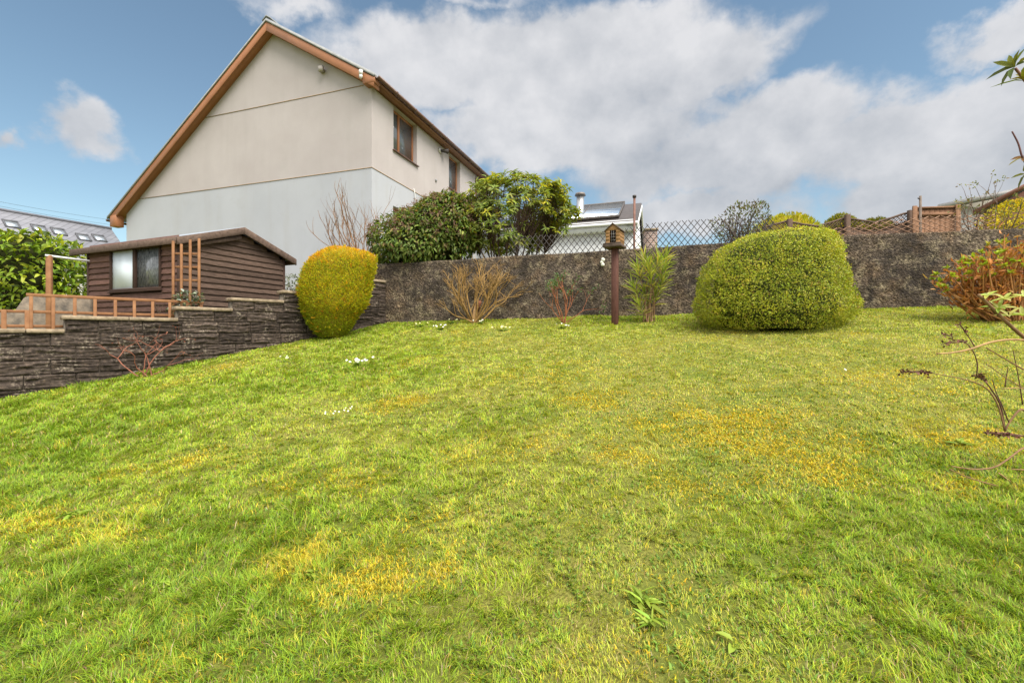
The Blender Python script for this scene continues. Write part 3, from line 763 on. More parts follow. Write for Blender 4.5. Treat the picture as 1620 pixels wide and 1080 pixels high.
# foreground shrub on the right: stems arch in from beyond the frame
def buddleia():
    d0 = 2.3
    root = np.array([2.95, 2.35, float(lawn_z(2.95, 2.35))])
    t = thing('buddleia', 'wiry leggy shrub reaching in from the right edge with arching brown stems', 'shrub', root)
    st = Acc(); lv = Acc()
    br = (.20, .115, .055); dk = (.10, .05, .03); tan = (.34, .21, .09)
    def line(pts, r, c, d=d0, dd=0.):
        P = np.array([W(x, y, d+dd*i/len(pts)) for i, (x, y) in enumerate(pts)])
        # smooth
        t_ = np.linspace(0, len(P)-1, len(P)*4); Q = np.stack([np.interp(t_, np.arange(len(P)), P[:, k]) for k in range(3)], -1)
        for _ in range(3): Q[1:-1] = (Q[:-2]+2*Q[1:-1]+Q[2:])/4
        st.tube(Q, np.linspace(r, r*.55, len(Q)), 6, np.array(c), True); return Q
    rx = [(1760, 760), (1728, 640)]
    line([(1765, 800), (1735, 700), (1680, 590), (1640, 550), (1600, 517), (1575, 492), (1548, 466)], .012, br)
    line([(1690, 600), (1640, 540), (1600, 536), (1565, 541), (1535, 553), (1500, 559), (1482, 559)], .0065, tan, d0, -.15)
    line([(1735, 700), (1670, 610), (1620, 585), (1560, 550)], .005, br)
    line([(1740, 740), (1680, 690), (1640, 680), (1618, 640), (1596, 668), (1590, 682)], .007, br)
    line([(1590, 682), (1580, 640), (1560, 610), (1520, 598), (1474, 590)], .0042, br)
    line([(1474, 590), (1455, 587), (1426, 588)], .004, dk)
    line([(1590, 682), (1584, 640), (1568, 615), (1555, 598), (1540, 594)], .004, dk)
    line([(1545, 594), (1547, 575), (1540, 555), (1527, 540), (1510, 538), (1494, 543)], .003, dk)
    line([(1543, 550), (1534, 535), (1522, 518)], .003, dk)
    line([(1596, 668), (1585, 640), (1576, 622), (1570, 600)], .003, dk)
    line([(1740, 720), (1680, 695), (1620, 690), (1590, 684), (1556, 684)], .006, dk)
    line([(1745, 760), (1690, 730), (1625, 702), (1600, 722), (1575, 740), (1540, 743), (1505, 737)], .0055, br, d0, -.2)
    line([(1750, 790), (1690, 790), (1620, 776), (1575, 768), (1530, 755), (1502, 742)], .0045, br, d0, -.2)
    line([(1700, 820), (1650, 790), (1610, 770), (1580, 748)], .006, tan, d0, -.1)
    line([(1740, 750), (1680, 745), (1600, 742)], .005, tan)
    line([(1720, 700), (1660, 640), (1620, 612), (1586, 615)], .004, tan)
    line([(1730, 680), (1650, 630), (1600, 604), (1560, 575)], .003, br)
    line([(1618, 640), (1612, 600), (1603, 555)], .003, dk)
    line([(1590, 612), (1592, 595), (1595, 580)], .003, dk)
    line([(1690, 1060), (1650, 1030), (1610, 1036), (1562, 1042)], .006, tan, 1.75)
    # tall stem outside the frame with two sprigs that reach into it
    line([(1765, 800), (1740, 500), (1700, 250), (1660, 180), (1625, 132), (1606, 108)], .011, (.22, .11, .08), d0)
    line([(1740, 500), (1680, 330), (1640, 280), (1617, 252), (1612, 228), (1601, 208)], .006, (.13, .06, .06), d0)
    def sprig(px, py, n, L, wd, cols, d=d0, ax=(0, 0, 1), spread=1., seed=0):
        p = W(px, py, d); ax = unit(np.array(ax, float))
        e1 = unit(np.cross(ax, [.2, .9, .1])); e2 = np.cross(ax, e1); th = np.arange(n)*2.4+seed; el = rng.uniform(.1, .8, n)
        D = (np.cos(th)[:, None]*e1+np.sin(th)[:, None]*e2)*np.cos(el)[:, None]*spread+ax*np.sin(el)[:, None]
        leaves(lv, np.repeat(p[None], n, 0), D, np.tile(ax, (n, 1)), rng.uniform(.7, 1.2, n)*L, rng.uniform(.8, 1.2, n)*wd, pal(n, cols, [1]*len(cols), .15), droop=.2)
    young = [(.34, .38, .06), (.26, .33, .05), (.42, .42, .12)]
    for (x, y, n, L) in ((1580, 488, 8, .062), (1590, 474, 6, .055), (1562, 468, 6, .045), (1596, 500, 6, .06), (1618, 500, 6, .065), (1572, 522, 6, .045), (1622, 470, 5, .06), (1640, 520, 6, .06)):
        sprig(x, y, n, L, .018, young, ax=(-.4, -.3, .8), seed=x)
    oliv = [(.13, .15, .02), (.09, .11, .025), (.19, .18, .03)]
    sprig(1606, 106, 9, .10, .026, oliv, ax=(-.9, -.1, .45), seed=2)
    sprig(1622, 128, 7, .11, .024, oliv, ax=(-.3, -.1, .8), seed=1)
    sprig(1618, 250, 4, .06, .018, [(.25, .12, .04), (.2, .16, .04)], ax=(-.6, 0, .5)); sprig(1624, 275, 5, .08, .018, oliv, ax=(-.8, 0, .3))
    for pts, n in ((((1426, 588), (1474, 589)), 60), (((1494, 543), (1530, 540)), 30), (((1490, 528), (1508, 533)), 14), (((1518, 512), (1528, 526)), 14), (((1540, 594), (1562, 602)), 22), (((1556, 684), (1615, 690)), 70), (((1552, 590), (1556, 600)), 14)):
        a = W(*pts[0], d0-.05); bb = W(*pts[1], d0-.03)
        P = a+(bb-a)*rng.random(n)[:, None]+rng.normal(0, .005, (n, 3))
        sd = Acc(); sd.tube([a, (a+bb)/2, bb], .003, 5, np.array(dk)); leaves(sd, P, randdir(n), randdir(n), .018, .011, pal(n, [(.12, .05, .03), (.18, .08, .05)], (1, 1)), simple=True); sd.build('seed_head', M['twig'], t)
    st.build('stems', M['twig'], t, smooth=True); lv.build('foliage', M['leaf'], t)
buddleia()

# lawn flowers and weeds
def flower_clump(px, py, n, size, label, cols, name='primrose_clump', cat='flowers', spread=.06, lf=True, group='white flowers in the lawn'):
    b = on_lawn(px, py)
    t = thing(name, label, cat, b, group)
    lv = Acc(); size = size*.66; spread = spread*.75
    for i in range(n):
        fl = Acc()
        p = b+np.array([rng.normal(0, spread*1.7), rng.normal(0, spread*.7), rng.uniform(.05, .085)]); p[2] = float(lawn_z(p[0], p[1]))+rng.uniform(.05, .085)
        k = 6; th = np.arange(k)/k*2*math.pi; ax = unit(np.array([rng.normal(0, .3), -.7+rng.normal(0, .2), .8])); e1 = unit(np.cross(ax, [1, .1, 0])); e2 = np.cross(ax, e1)
        D = np.cos(th)[:, None]*e1+np.sin(th)[:, None]*e2+ax*.2
        leaves(fl, np.repeat(p[None], k, 0), D, np.tile(ax, (k, 1)), size, size*.95, pal(k, cols, [1]*len(cols), .06), fold=.05)
        fl.build('flower', M['petal'], t)
    k = 14 if lf else 5
    th = rng.uniform(0, 6.3, k); D = np.stack([np.cos(th), np.sin(th), rng.uniform(.3, .9, k)], -1)
    leaves(lv, b+rng.normal(0, spread*.5, (k, 3))*[1, .5, 0], D, np.tile([0, 0, 1.], (k, 1)), rng.uniform(.6, 1.1, k)*(.09 if lf else .04), (.03 if lf else .015), pal(k, [(.12, .2, .03), (.2, .27, .05)], (1, 1)))
    lv.build('foliage', M['leaf'], t)
wht = [(.8, .8, .76), (.78, .76, .62)]; cream = [(.75, .73, .45), (.7, .68, .35)]
flower_clump(567, 579, 16, .026, 'cream primrose clump alone on the lawn in front of the golden conifer', wht, spread=.045)
flower_clump(697, 523, 9, .024, 'white flower clump in front of the wall left of the fan shaped shrub', wht)
flower_clump(795, 524, 7, .026, 'cream primrose clump right of the stump of the fan shaped shrub', cream)
flower_clump(665, 518, 4, .024, 'pale primrose clump near the corner where the two walls meet', cream)
flower_clump(713, 512, 3, .024, 'small pale primrose close under the wall left of the stump', cream)
flower_clump(760, 513, 5, .022, 'tiny white flower clump touching the stump of the fan shaped shrub', wht)
flower_clump(890, 521, 5, .020, 'tiny white flower clump below the red stemmed shrub', wht)
flower_clump(452, 573, 4, .018, 'tiny white flowers on the lawn close to the block wall', wht, 'daisy_clump', spread=.04, lf=False)
flower_clump(527, 664, 4, .012, 'left cluster of white daisies on the mid lawn', wht, 'daisy_clump', spread=.05, lf=False)
flower_clump(559, 662, 6, .012, 'right cluster of white daisies on the mid lawn', wht, 'daisy_clump', spread=.06, lf=False)
flower_clump(1338, 597, 1, .022, 'single white bloom on the lawn below the large clipped bush', wht, 'daisy_clump', spread=.005, lf=False)
def weed(px, py, n, L, label, wd=.028, flat=.25):
    b = on_lawn(px, py); t = thing('broadleaf_weed', label, 'weed', b, 'broad leaved weeds in the lawn')
    L = L*.72; wd = wd*.72
    lv = Acc(); n = int(n*1.7); th = rng.uniform(0, 6.3, n); D = np.stack([np.cos(th), np.sin(th), rng.uniform(flat*.2, flat*3.0, n)], -1)
    leaves(lv, b[None]+[0, 0, .004]+rng.normal(0, .014, (n, 3))*[1, 1, .3], D, np.tile([0, 0, 1.], (n, 1))+rng.normal(0, .35, (n, 3)), rng.uniform(.4, 1.1, n)*L, rng.uniform(.6, 1.1, n)*wd, pal(n, [(.22, .31, .035), (.28, .36, .045), (.17, .25, .025)], (2, 2, 1), .25), droop=.25)
    lv.build('foliage', M['leaf'], t)
weed(1017, 948, 15, .115, 'rosette of long leaves right of centre in the near lawn', .026)
weed(1030, 985, 9, .12, 'ragged leaf rosette just below the larger one right of centre', .02)
weed(118, 915, 12, .09, 'grey green leaf rosette on the lawn at the lower left', .03)
weed(120, 815, 16, .09, 'wide clump of broad leaves near the left edge of the lawn', .034)
weed(480, 908, 8, .09, 'leaf rosette left of the large orange moss patch', .028)
weed(398, 975, 6, .085, 'upright pair of pale broad leaves at the lower left of the lawn', .034, .7)
weed(1158, 1024, 4, .075, 'single flat oval leaf near the bottom right of centre', .036, .2)
weed(1521, 706, 12, .11, 'pale leaf rosette on the lawn beneath the wiry shrub', .03)
weed(265, 925, 8, .08, 'low leaf rosette beside the grey green one at the lower left', .028)

# ------------------------------------------------------------------ walls
def render_wall():
    m, nt, b = newmat('weathered_roughcast')
    co = nt.coords()
    n1 = nt.noise(co, 2.2, 5, .6); nn = nt.noise(co, 30, 6, .7)
    vor = nt.new('ShaderNodeTexVoronoi'); nt.put(vor.inputs['Vector'], co); vor.inputs['Scale'].default_value = 42
    base = nt.ramp(nn, [(.28, (.012, .009, .007)), (.45, (.075, .058, .044)), (.58, (.17, .13, .095)), (.72, (.42, .34, .24))])
    st = nt.mix(nt.ramp(n1, [(.36, .8), (.60, 0)]), base, (.035, .030, .027))
    pale = nt.noise(co, 6, 5, .6)
    warm = nt.noise(co, 3.4, 5, .6)
    st = nt.mix(nt.ramp(warm, [(.48, 0), (.66, .75)]), st, nt.mix(1., st, (1.55, 1.35, 1.1), 'MULTIPLY'))
    st = nt.mix(nt.math('MULTIPLY', nt.ramp(pale, [(.51, 0), (.64, .75)]), nt.ramp(nn, [(.4, 0), (.6, 1)])), st, (.34, .28, .18))
    streak = nt.noise(nt.mapping(co, (5, 5, .5)), 1.6, 4, .6)
    st = nt.mix(nt.ramp(streak, [(.55, 0), (.72, .5)]), st, (.028, .024, .022))
    nt.put(b.inputs['Base Color'], st); b.inputs['Roughness'].default_value = .95; b.inputs['Specular IOR Level'].default_value = .1
    h = nt.math('ADD', nn, nt.math('MULTIPLY', vor.outputs[0], -.6))
    nt.put(b.inputs['Normal'], nt.bump(h, .9, .03))
    fr = Fr((-2.375, 9.0, 0), (1, -.2327))
    L0, L1 = -.75, 13.0
    xs = np.arange(L0, L1+.01, .03)
    def topz(a):
        X = fr.o[0]+fr.u[0]*a
        return np.interp(X, [-4, -2.4, 0, 3.1, 5.3, 7.1, 14], [2.80, 2.81, 2.86, 2.93, 2.98, 2.97, 2.99])+.03*(n2(a, a*0, 2.2, 3, 5)-.5)
    tz = np.linspace(0, 1, 50)
    A, T = np.meshgrid(xs, tz); base_z = np.array([float(lawn_z(*(fr.pt(a, 0, 0)[:2])))-.25 for a in xs])
    Zz = base_z[None, :]+(topz(xs)-base_z)[None, :]*T
    rough = (fbm(np.stack([A*16, Zz*16, A*0], -1), 3, 2)-.5)*.035+(fbm(np.stack([A*3, Zz*3, A*0], -1), 2, 6)-.5)*.05
    rough[-1] *= .6
    Vf = fr.pts(A, -rough-.0, Zz)
    Tb = .22
    Vt = fr.pts(xs, np.full_like(xs, .10), topz(xs)+.015); Vt2 = fr.pts(xs, np.full_like(xs, Tb), topz(xs)); Vb = fr.pts(xs, np.full_like(xs, Tb), base_z)
    V = np.concatenate([Vf.reshape(-1, 3), Vt, Vt2, Vb]); nx = len(xs); rows = len(tz)+3
    i = np.arange(rows-1)[:, None]*nx; j = np.arange(nx-1)[None, :]
    Q = np.stack([i+j, i+j+1, i+j+1+nx, i+j+nx], -1).reshape(-1, 4)
    ends = [np.array([[k*nx+e for k in range(rows)]]) for e in (0, nx-1)]
    base = fr.pt(4, 0, 1.7)
    o = mk('garden_wall', V, [Q]+ends, m, base=base)
    tag(o, 'long dark weathered roughcast wall across the back of the lawn', 'wall')
    # trellis fixed to the top
    return fr, topz
RW, rw_top = render_wall()

M['coping'] = mottled('coping_slab', (.14, .105, .07), (.36, .28, .19), 14, .9, .5, .008, 60)
def block_wall():
    m, nt, b = newmat('riven_block')
    co = nt.coords()
    at = nt.new('ShaderNodeAttribute', attribute_name='Col').outputs['Color']
    nn = nt.noise(co, 28, 6, .7); n1 = nt.noise(co, 5, 4, .6)
    v = nt.ramp(nn, [(.3, (.35, .35, .35)), (.55, (1., 1., 1.)), (.75, (2.4, 2.2, 1.9))])
    c = nt.mix(1., at, v, 'MULTIPLY')
    c = nt.mix(nt.math('MULTIPLY', nt.ramp(n1, [(.52, 0), (.66, .75)]), nt.ramp(nn, [(.5, 0), (.62, 1)])), c, (.34, .29, .22))
    nt.put(b.inputs['Base Color'], c); b.inputs['Roughness'].default_value = .9; b.inputs['Specular IOR Level'].default_value = .15
    nt.put(b.inputs['Normal'], nt.bump(nn, .8, .012))
    u = np.array([3.30, 3.77]); Lw = np.linalg.norm(u)
    fr = Fr((-5.77, 5.13, 0), u)             # +v points to the shed side
    ch = .1655
    def s_of(px):
        k = (px-810)/F; return ((k*5.13+5.77)/(fr.u[0]-k*fr.u[1]))
    steps = [(-4.0, s_of(103), 0), (s_of(103), s_of(282), 1), (s_of(282), s_of(368), 2), (s_of(368), s_of(449), 3), (s_of(449), s_of(520), 4), (s_of(520), s_of(588), 5), (s_of(588), Lw+.0, 6)]
    z0 = 1.43
    t = thing('block_wall', 'dark riven concrete block retaining wall stepping down to the left', 'wall', fr.pt(2.2, 0, float(lawn_z(*fr.pt(2.2, -.1, 0)[:2]))))
    acc = Acc(); mort = Acc(); cop = Acc()
    for (a, bb, k) in steps:
        mort.box(fr, a, bb, .022, .20, -.6, z0+.1655*k-.005)
        x = a
        while x < bb-.02:                                 # coping slabs
            e = min(x+.6, bb); 
            if bb-e < .15: e = bb
            cop.box(fr, x-.0 if x > a else x-.03, e-.006, -.035, .225, z0+ch*k-.005, z0+ch*k+.042); x = e
    for r in range(-9, 7):
        zt = z0+ch*r; zb = zt-ch
        a0 = max([s for s in steps if s[2] <= 9][0][0], -4.0) if r <= 0 else steps[r][0]
        x = a0-(r % 2)*.22 if r <= 0 else a0
        first = True
        while x < Lw-.03:
            ln = .44 if not (first and r > 0 and r % 2) else .30
            e = min(x+ln, Lw); xa = max(x, a0); first = False
            zlo = float(lawn_z(*fr.pt((xa+e)/2, -.05, 0)[:2]))
            if zt > zlo-.12 and e-xa > .05:
                nx, nz = max(4, int((e-xa)/.016)), 15
                A, Zz = np.meshgrid(np.linspace(xa+.004, e-.004, nx), np.linspace(zb+.004, zt-.004, nz))
                so = rng.uniform(0, 50)
                # riven face: long horizontal ledges and hollows
                q = .55*fbm(np.stack([A*4+so, Zz*52+so+.9*np.sin(A*7+so), A*0+r], -1), 2, 7)+.45*fbm(np.stack([A*9+so, Zz*90+so, A*0+r], -1), 2, 9)
                dep = (q-.5)*.09
                ed = np.minimum(np.minimum(A-xa, e-A)/.03, np.minimum(Zz-zb, zt-Zz)/.018); ed = np.clip(ed, 0, 1)
                dep = dep*ed-.008*ed-.002
                tone = rng.uniform(.6, 1.5)
                V = fr.pts(A, dep, Zz).reshape(-1, 3)
                Vb = fr.pts(A, np.full_like(A, .05), Zz)
                i = np.arange(nz-1)[:, None]*nx; j = np.arange(nx-1)[None, :]
                Q = np.stack([i+j, i+j+1, i+j+1+nx, i+j+nx], -1).reshape(-1, 4)
                # rim to the back
                rim = np.concatenate([np.arange(nx), np.arange(1, nz)*nx+nx-1, (nz-1)*nx+np.arange(nx-2, -1, -1), np.arange(nz-2, 0, -1)*nx])
                nv = len(V); VB = Vb.reshape(-1, 3)[rim]; kk = len(rim)
                Q2 = np.stack([rim, np.arange(kk)+nv, (np.arange(kk)+1) % kk+nv, np.roll(rim, -1)], -1)
                cc = np.array([.062, .047, .038])*tone
                acc.add(np.concatenate([V, VB]), [Q, Q2], cc)
            x = x+ln
    acc.build('blocks', m, t)
    mo = mottled('mortar', (.04, .034, .028), (.24, .20, .15), 9, .95, .5, .01, 60)
    mort.build('mortar_core', mo, t)
    bevel(cop.build('coping', M['coping'], t), .006)
    return fr, s_of
BW, bw_s = block_wall()

# ------------------------------------------------------------------ timber
def wood(name, c1, c2, stretch=(1, 1, 14), rough=.75):
    return mottled(name, c1, c2, 6, rough, .35, .004, 22, stretch, .2)
M['orange_wood'] = mottled('orange_timber', (.17, .078, .035), (.27, .135, .062), 9, .75, .3, .003, 40, (1, 1, 1), .2)
M['brown_wood'] = mottled('stained_post', (.075, .030, .022), (.12, .052, .038), 12, .7, .3, .003, 30, (4, 4, 1), .25)

def low_trellis():
    t = thing('lattice_fence', 'low orange timber lattice fence behind the stepped block wall', 'fence', BW.pt(1.0, .3, 1.0))
    top = Acc(); up = Acc()
    off = .27
    def sof(px):    # distance along the fence line for a bearing
        k = (px-810)/F; o = BW.pt(0, off, 0)
        return (k*o[1]-o[0])/(BW.u[0]-k*BW.u[1])
    a0, a1 = sof(45), sof(322)
    for q in ((a0-.02, a1, off-.012, off+.012, 1.865, 1.905), (-2.6, a1-.35, off-.010, off+.014, 1.665, 1.70), (-2.6, sof(104), off-.010, off+.014, 1.49, 1.525)):
        top = Acc(); top.box(BW, *q); bevel(top.build('rail', M['orange_wood'], t), .003)
    for px in (49, 84, 118, 150, 182, 212, 241, 268, 296, 318):
        s = sof(px); zb = 1.05; up = Acc()
        up.box(BW, s-.017, s+.017, off-.030, off-.012, zb, 1.868); bevel(up.build('upright', M['orange_wood'], t), .003)
    for px in (43, 6, -40, -90, -145, -210):
        s = sof(px); up = Acc(); up.box(BW, s-.022, s+.022, off-.030, off-.010, 1.05, 1.70); bevel(up.build('upright', M['orange_wood'], t), .003)
low_trellis()
def post_frame():
    d = 7.2; b = W(78, 0, d); b[2] = ground_z(b[0], b[1])
    t = thing('timber_post', 'orange timber post carrying a thin pale rail left of the shed', 'post', b)
    fr = Fr(b, (1, .35)); zt = W(0, 404, d)[2]-b[2]
    a = Acc(); a.box(fr, -.032, .032, -.032, .032, -.1, zt); bevel(a.build('post', M['orange_wood'], t), .004)
    a = Acc(); p1, p2 = W(72, 404, d-.05), W(141, 413, 7.75)
    a.tube([p1, p2], .018, 8); a.build('rail', mottled('pale_rail', (.5, .5, .48), (.65, .64, .6), 12, .5, 0), t, smooth=True)
post_frame()
def low_wall():
    m = mottled('grey_render', (.075, .065, .055), (.24, .19, .14), 7, .95, .7, .015, 40)
    d = 7.5; p = W(8, 0, d); q = W(143, 0, d+.35)
    fr = Fr((p[0], p[1], 0), (q-p)[:2]); L = np.linalg.norm((q-p)[:2])
    z1 = W(0, 467, d)[2]; z0 = W(0, 494, d)[2]
    a = Acc(); a.prism(fr, [(-2.5, .8), (L, .8), (L, z1), (.32, z1), (.24, z1-.03), (.12, z0+.03), (0, z0), (-2.5, z0)], 0, .2)
    o = a.build('low_wall', m, base=fr.pt(.5, 0, 1.0)); tag(bevel(o, .01), 'short rough grey wall behind the low timber lattice', 'wall')
low_wall()

# ------------------------------------------------------------------ shed
def shed():
    E0 = np.array([-5.15, 7.0]); v = np.array([.81, 2.03]); v = v/np.linalg.norm(v); u = np.array([-v[1], v[0]])
    fr = Fr((E0[0], E0[1], 0), u, v)                  # a: along the window side (leftwards), b: along the gable (back)
    Wd, Ln = 2.19, 2.81; ze, zr = 2.885, 3.275; zb = 1.0
    a0, a1 = .09, Ln-.32; b0, b1 = .09, Wd-.17
    slope = (zr-ze)/(Wd/2)
    rz = lambda b: ze+slope*min(b, Wd-b)
    t = thing('shed', 'brown weatherboarded timber shed with a low felt roof behind the block wall', 'shed', fr.pt(1.4, 1.1, zb))
    m, nt, bs = newmat('weatherboard')
    co = nt.coords(); at = nt.new('ShaderNodeAttribute', attribute_name='Col').outputs['Color']
    g = nt.noise(nt.mapping(co, (3, 3, 26)), 3, 6, .65); n1 = nt.noise(co, 3, 4)
    c = nt.mix(1., at, nt.ramp(g, [(.3, (.55, .55, .55)), (.6, (1.2, 1.2, 1.2))]), 'MULTIPLY')
    c = nt.mix(nt.math('MULTIPLY', nt.ramp(g, [(.58, 0), (.72, .6)]), nt.ramp(n1, [(.45, 0), (.65, 1)])), c, (.24, .17, .12))
    nt.put(bs.inputs['Base Color'], c); bs.inputs['Roughness'].default_value = .8; bs.inputs['Specular IOR Level'].default_value = .15
    nt.put(bs.inputs['Normal'], nt.bump(g, .5, .006))
    # window opening on the long side, found from its bearings on that face
    def a_of(px):
        k = (px-810)/F; o = fr.pt(0, b0, 0); return (k*o[1]-o[0])/(fr.u[0]-k*fr.u[1])
    wa0, wa1 = a_of(256), a_of(178.5)
    dW = fr.pt((wa0+wa1)/2, b0, 0)[1]
    wz0, wz1 = EYE+(HY-456)/F*dW, EYE+(HY-395)/F*dW
    acc = Acc(); bh = .098
    def board(P0, ax, out, l0, l1, zlo, tone):
        n = max(2, int((l1-l0)/.06)+1); s = np.linspace(l0, l1, n)
        wav = .006*(fbm(np.stack([s*6, s*0+zlo*30, s*0], -1), 2, 3)-.5)*2
        rows = [(.000, zlo+bh+.008), (.024, zlo+.004), (.022, zlo-.004), (.0, zlo-.004)]
        V = np.stack([P0+s[:, None]*ax+out*o_+np.array([0, 0, 1.])*(z_+(wav if k in (1, 2) else wav*0))[:, None] for k, (o_, z_) in enumerate(rows)], 0)
        i = np.arange(3)[:, None]*n; j = np.arange(n-1)[None, :]
        Q = np.stack([i+j, i+j+n, i+j+1+n, i+j+1], -1).reshape(-1, 4)
        acc.add(V.reshape(-1, 3), [Q], np.array(tone)*rng.uniform(.65, 1.3))
    z = zb
    front = (.125, .068, .054); gab = (.10, .066, .05)
    while z < zr:
        if z < ze+.02:
            segs = [(a0, a1)] if (z+bh < wz0 or z > wz1) else [(a0, wa0-.02), (wa1+.02, a1)]
            for (p, q) in segs:
                board(fr.pt(0, b0, 0), fr.u, -fr.v, p, q, z, front); 
            board(fr.pt(0, b1, 0), fr.u, fr.v, a0, a1, z, front)
        # gable boards follow the roof
        zt = z+bh
        lo, hi = b0, b1
        if zt > rz(b0)-.04:
            k = (zt+.02-ze)/slope; lo, hi = max(b0, k), min(b1, Wd-k)
        if hi-lo > .05:
            board(fr.pt(a0, 0, 0), fr.v, -fr.u, lo, hi, z, gab); board(fr.pt(a1, 0, 0), fr.v, fr.u, lo, hi, z, gab)
        z += bh
    acc.build('wall', m, t)
    # inner lining so nothing shows through
    lin = Acc(); poly = [(b0+.02, zb), (b1-.02, zb), (b1-.02, rz(b1)-.03), (Wd/2, zr-.05), (b0+.02, rz(b0)-.03)]
    g2 = Fr(fr.o, fr.v, fr.u)
    lin.prism(g2, poly, a0+.01, wa0-.03); lin.prism(g2, poly, wa1+.03, a1-.01)
    lin.prism(g2, [(b0+.02, zb), (b1-.02, zb), (b1-.02, wz0-.01), (b0+.02, wz0-.01)], wa0-.03, wa1+.03)
    lin.prism(g2, [(b0+.5, wz0-.01), (b1-.02, wz0-.01), (b1-.02, rz(b1)-.03), (Wd/2, zr-.05), (b0+.5, ze)], wa0-.03, wa1+.03)
    dk = mottled('dark_timber', (.04, .024, .018), (.075, .045, .034), 8, .85, .3, .004, 30, (3, 3, 20), .15)
    lin.build('lining', dk, t)
    # corner battens
    for (a, b) in ((a0, b0), (a1, b0), (a0, b1), (a1, b1)):
        ct = Acc(); ct.box(fr, a-.030 if a == a0 else a-.012, a+.012 if a == a0 else a+.030, b-.03 if b == b0 else b-.012, b+.012 if b == b0 else b+.03, zb-.02, rz(b)-.02)
        bevel(ct.build('corner_batten', dk, t), .003)
    # roof
    felt = mottled('roofing_felt', (.19, .215, .245), (.27, .295, .33), 5, .95, .4, .003, 160, spec=.1)
    rf = Acc()
    gf = Fr(fr.o, fr.v, fr.u)
    rf.prism(gf, [(-.02, ze-.005), (Wd/2, zr), (Wd+.02, ze-.005), (Wd+.02, ze+.02), (Wd/2, zr+.028), (-.02, ze+.02)], -.03, Ln+.02)
    roof = rf.build('roof', felt, t)
    bb = Acc()
    for aa in (-.055, Ln+.02):
        bb.prism(gf, [(-.03, ze-.10), (Wd/2, zr-.10), (Wd/2, zr+.02), (-.03, ze+.02)], aa, aa+.03)
        bb.prism(gf, [(Wd/2+.001, zr-.10), (Wd+.03, ze-.10), (Wd+.03, ze+.02), (Wd/2+.001, zr+.02)], aa, aa+.03)
    bb.prism(gf, [(-.045, ze-.085), (-.021, ze-.085), (-.021, ze+.018), (-.045, ze+.018)], -.02, Ln+.015)
    bb.prism(gf, [(Wd+.021, ze-.085), (Wd+.045, ze-.085), (Wd+.045, ze+.018), (Wd+.021, ze+.018)], -.02, Ln+.015)
    barge = mottled('barge_timber', (.075, .05, .038), (.16, .11, .085), 7, .8, .3, .004, 30, (3, 3, 3), .15)
    bevel(bb.build('bargeboard', barge, t), .004)
    # small truss trim under the front verge
    tr = Acc(); tr.prism(gf, [(.11, ze-.16+slope*.11), (Wd/2-.02, zr-.20), (Wd/2-.02, zr-.13), (.11, ze-.10+slope*.11)], -.0, .055)
    tr.build('verge_trim', barge, t)
    # window
    win = bpy.data.objects.new('window', None); col.objects.link(win); win.parent = t
    win.location = tuple(fr.pt((wa0+wa1)/2, b0, wz0)-world_loc(t))
    f = Acc(); mid = a_of(216); wq = .035
    for (p, q, r, s) in ((wa0-.02, wa1+.02, wz0-.045, wz0), (wa0-.02, wa1+.02, wz1, wz1+.035), (wa0-.02, wa0+wq-.02, wz0, wz1), (wa1-wq+.02, wa1+.02, wz0, wz1), (mid-.035, mid+.035, wz0, wz1)):
        f.box(fr, p, q, b0-.042, b0+.03, r, s)
    f.box(fr, wa0-.05, wa1+.05, b0-.06, b0+.0, wz0-.062, wz0-.046)
    bevel(f.build('frame', dk, win), .003)
    pn = Acc(); pn.box(fr, mid+.037, wa1-wq+.018, b0-.012, b0-.004, wz0+.002, wz1-.002)
    pn.build('panel', mottled('white_board', (.78, .85, .93), (.82, .89, .96), 4, .5, .05, .002, 30), win)
    gm, gn, gb = newmat('shed_glass'); gco = gn.coords()
    sm = gn.noise(gn.mapping(gco, (8, 8, 3)), 5, 6, .7)
    gn.put(gb.inputs['Base Color'], gn.ramp(sm, [(.35, (.06, .065, .07)), (.7, (.26, .27, .28))])); gb.inputs['Roughness'].default_value = .12
    pn = Acc(); pn.box(fr, wa0+wq-.018, mid-.037, b0-.010, b0-.004, wz0+.002, wz1-.002); pn.build('pane', gm, win)
    return fr
SH = shed()
def ladder():
    # fan trellis leaning on the shed's near corner
    d = 6.78; ps = [(274, 381), (287, 386), (301, 379), (315, 377)]
    b = W(295, 0, d); b[2] = float(ground_z(b[0], b[1]))
    t = thing('wall_trellis', 'narrow orange ladder trellis standing at the near corner of the shed', 'trellis', b)
    up = Acc(); rg = Acc(); fr = Fr((0, 0, 0), (1, 0))
    for px, py in ps:
        p = W(px, py, d+(px-295)*.001)
        f = Fr((p[0], p[1], 0), (1, .2)); up = Acc(); up.box(f, -.016, .016, -.012, .012, 1.1, p[2]); bevel(up.build('upright', M['orange_wood'], t), .003)
    for py in (401, 422, 443):
        p, q = W(272, py, d+.02), W(317, py, d+.06); f = Fr((p[0], p[1], p[2]), (q-p)[:2]); rg = Acc(); rg.box(f, 0, np.linalg.norm((q-p)[:2]), .0, .016, -.016, .016); bevel(rg.build('rung', M['orange_wood'], t), .003)
ladder()
shrub('variegated_plant', 'silvery variegated leafy plant at the foot of the ladder trellis', 'plant',
      [(520, 274, 312), (500, 270, 316), (482, 268, 320), (470, 274, 320), (461, 284, 314)], 6.72, 330, .06, .032, [(.10, .13, .08), (.30, .33, .27), (.05, .07, .035), (.4, .42, .36)], (3, 2, 3, 1), .5, .3, .3, 4, 61, 0, .3, trunks=3, mat='leaf')

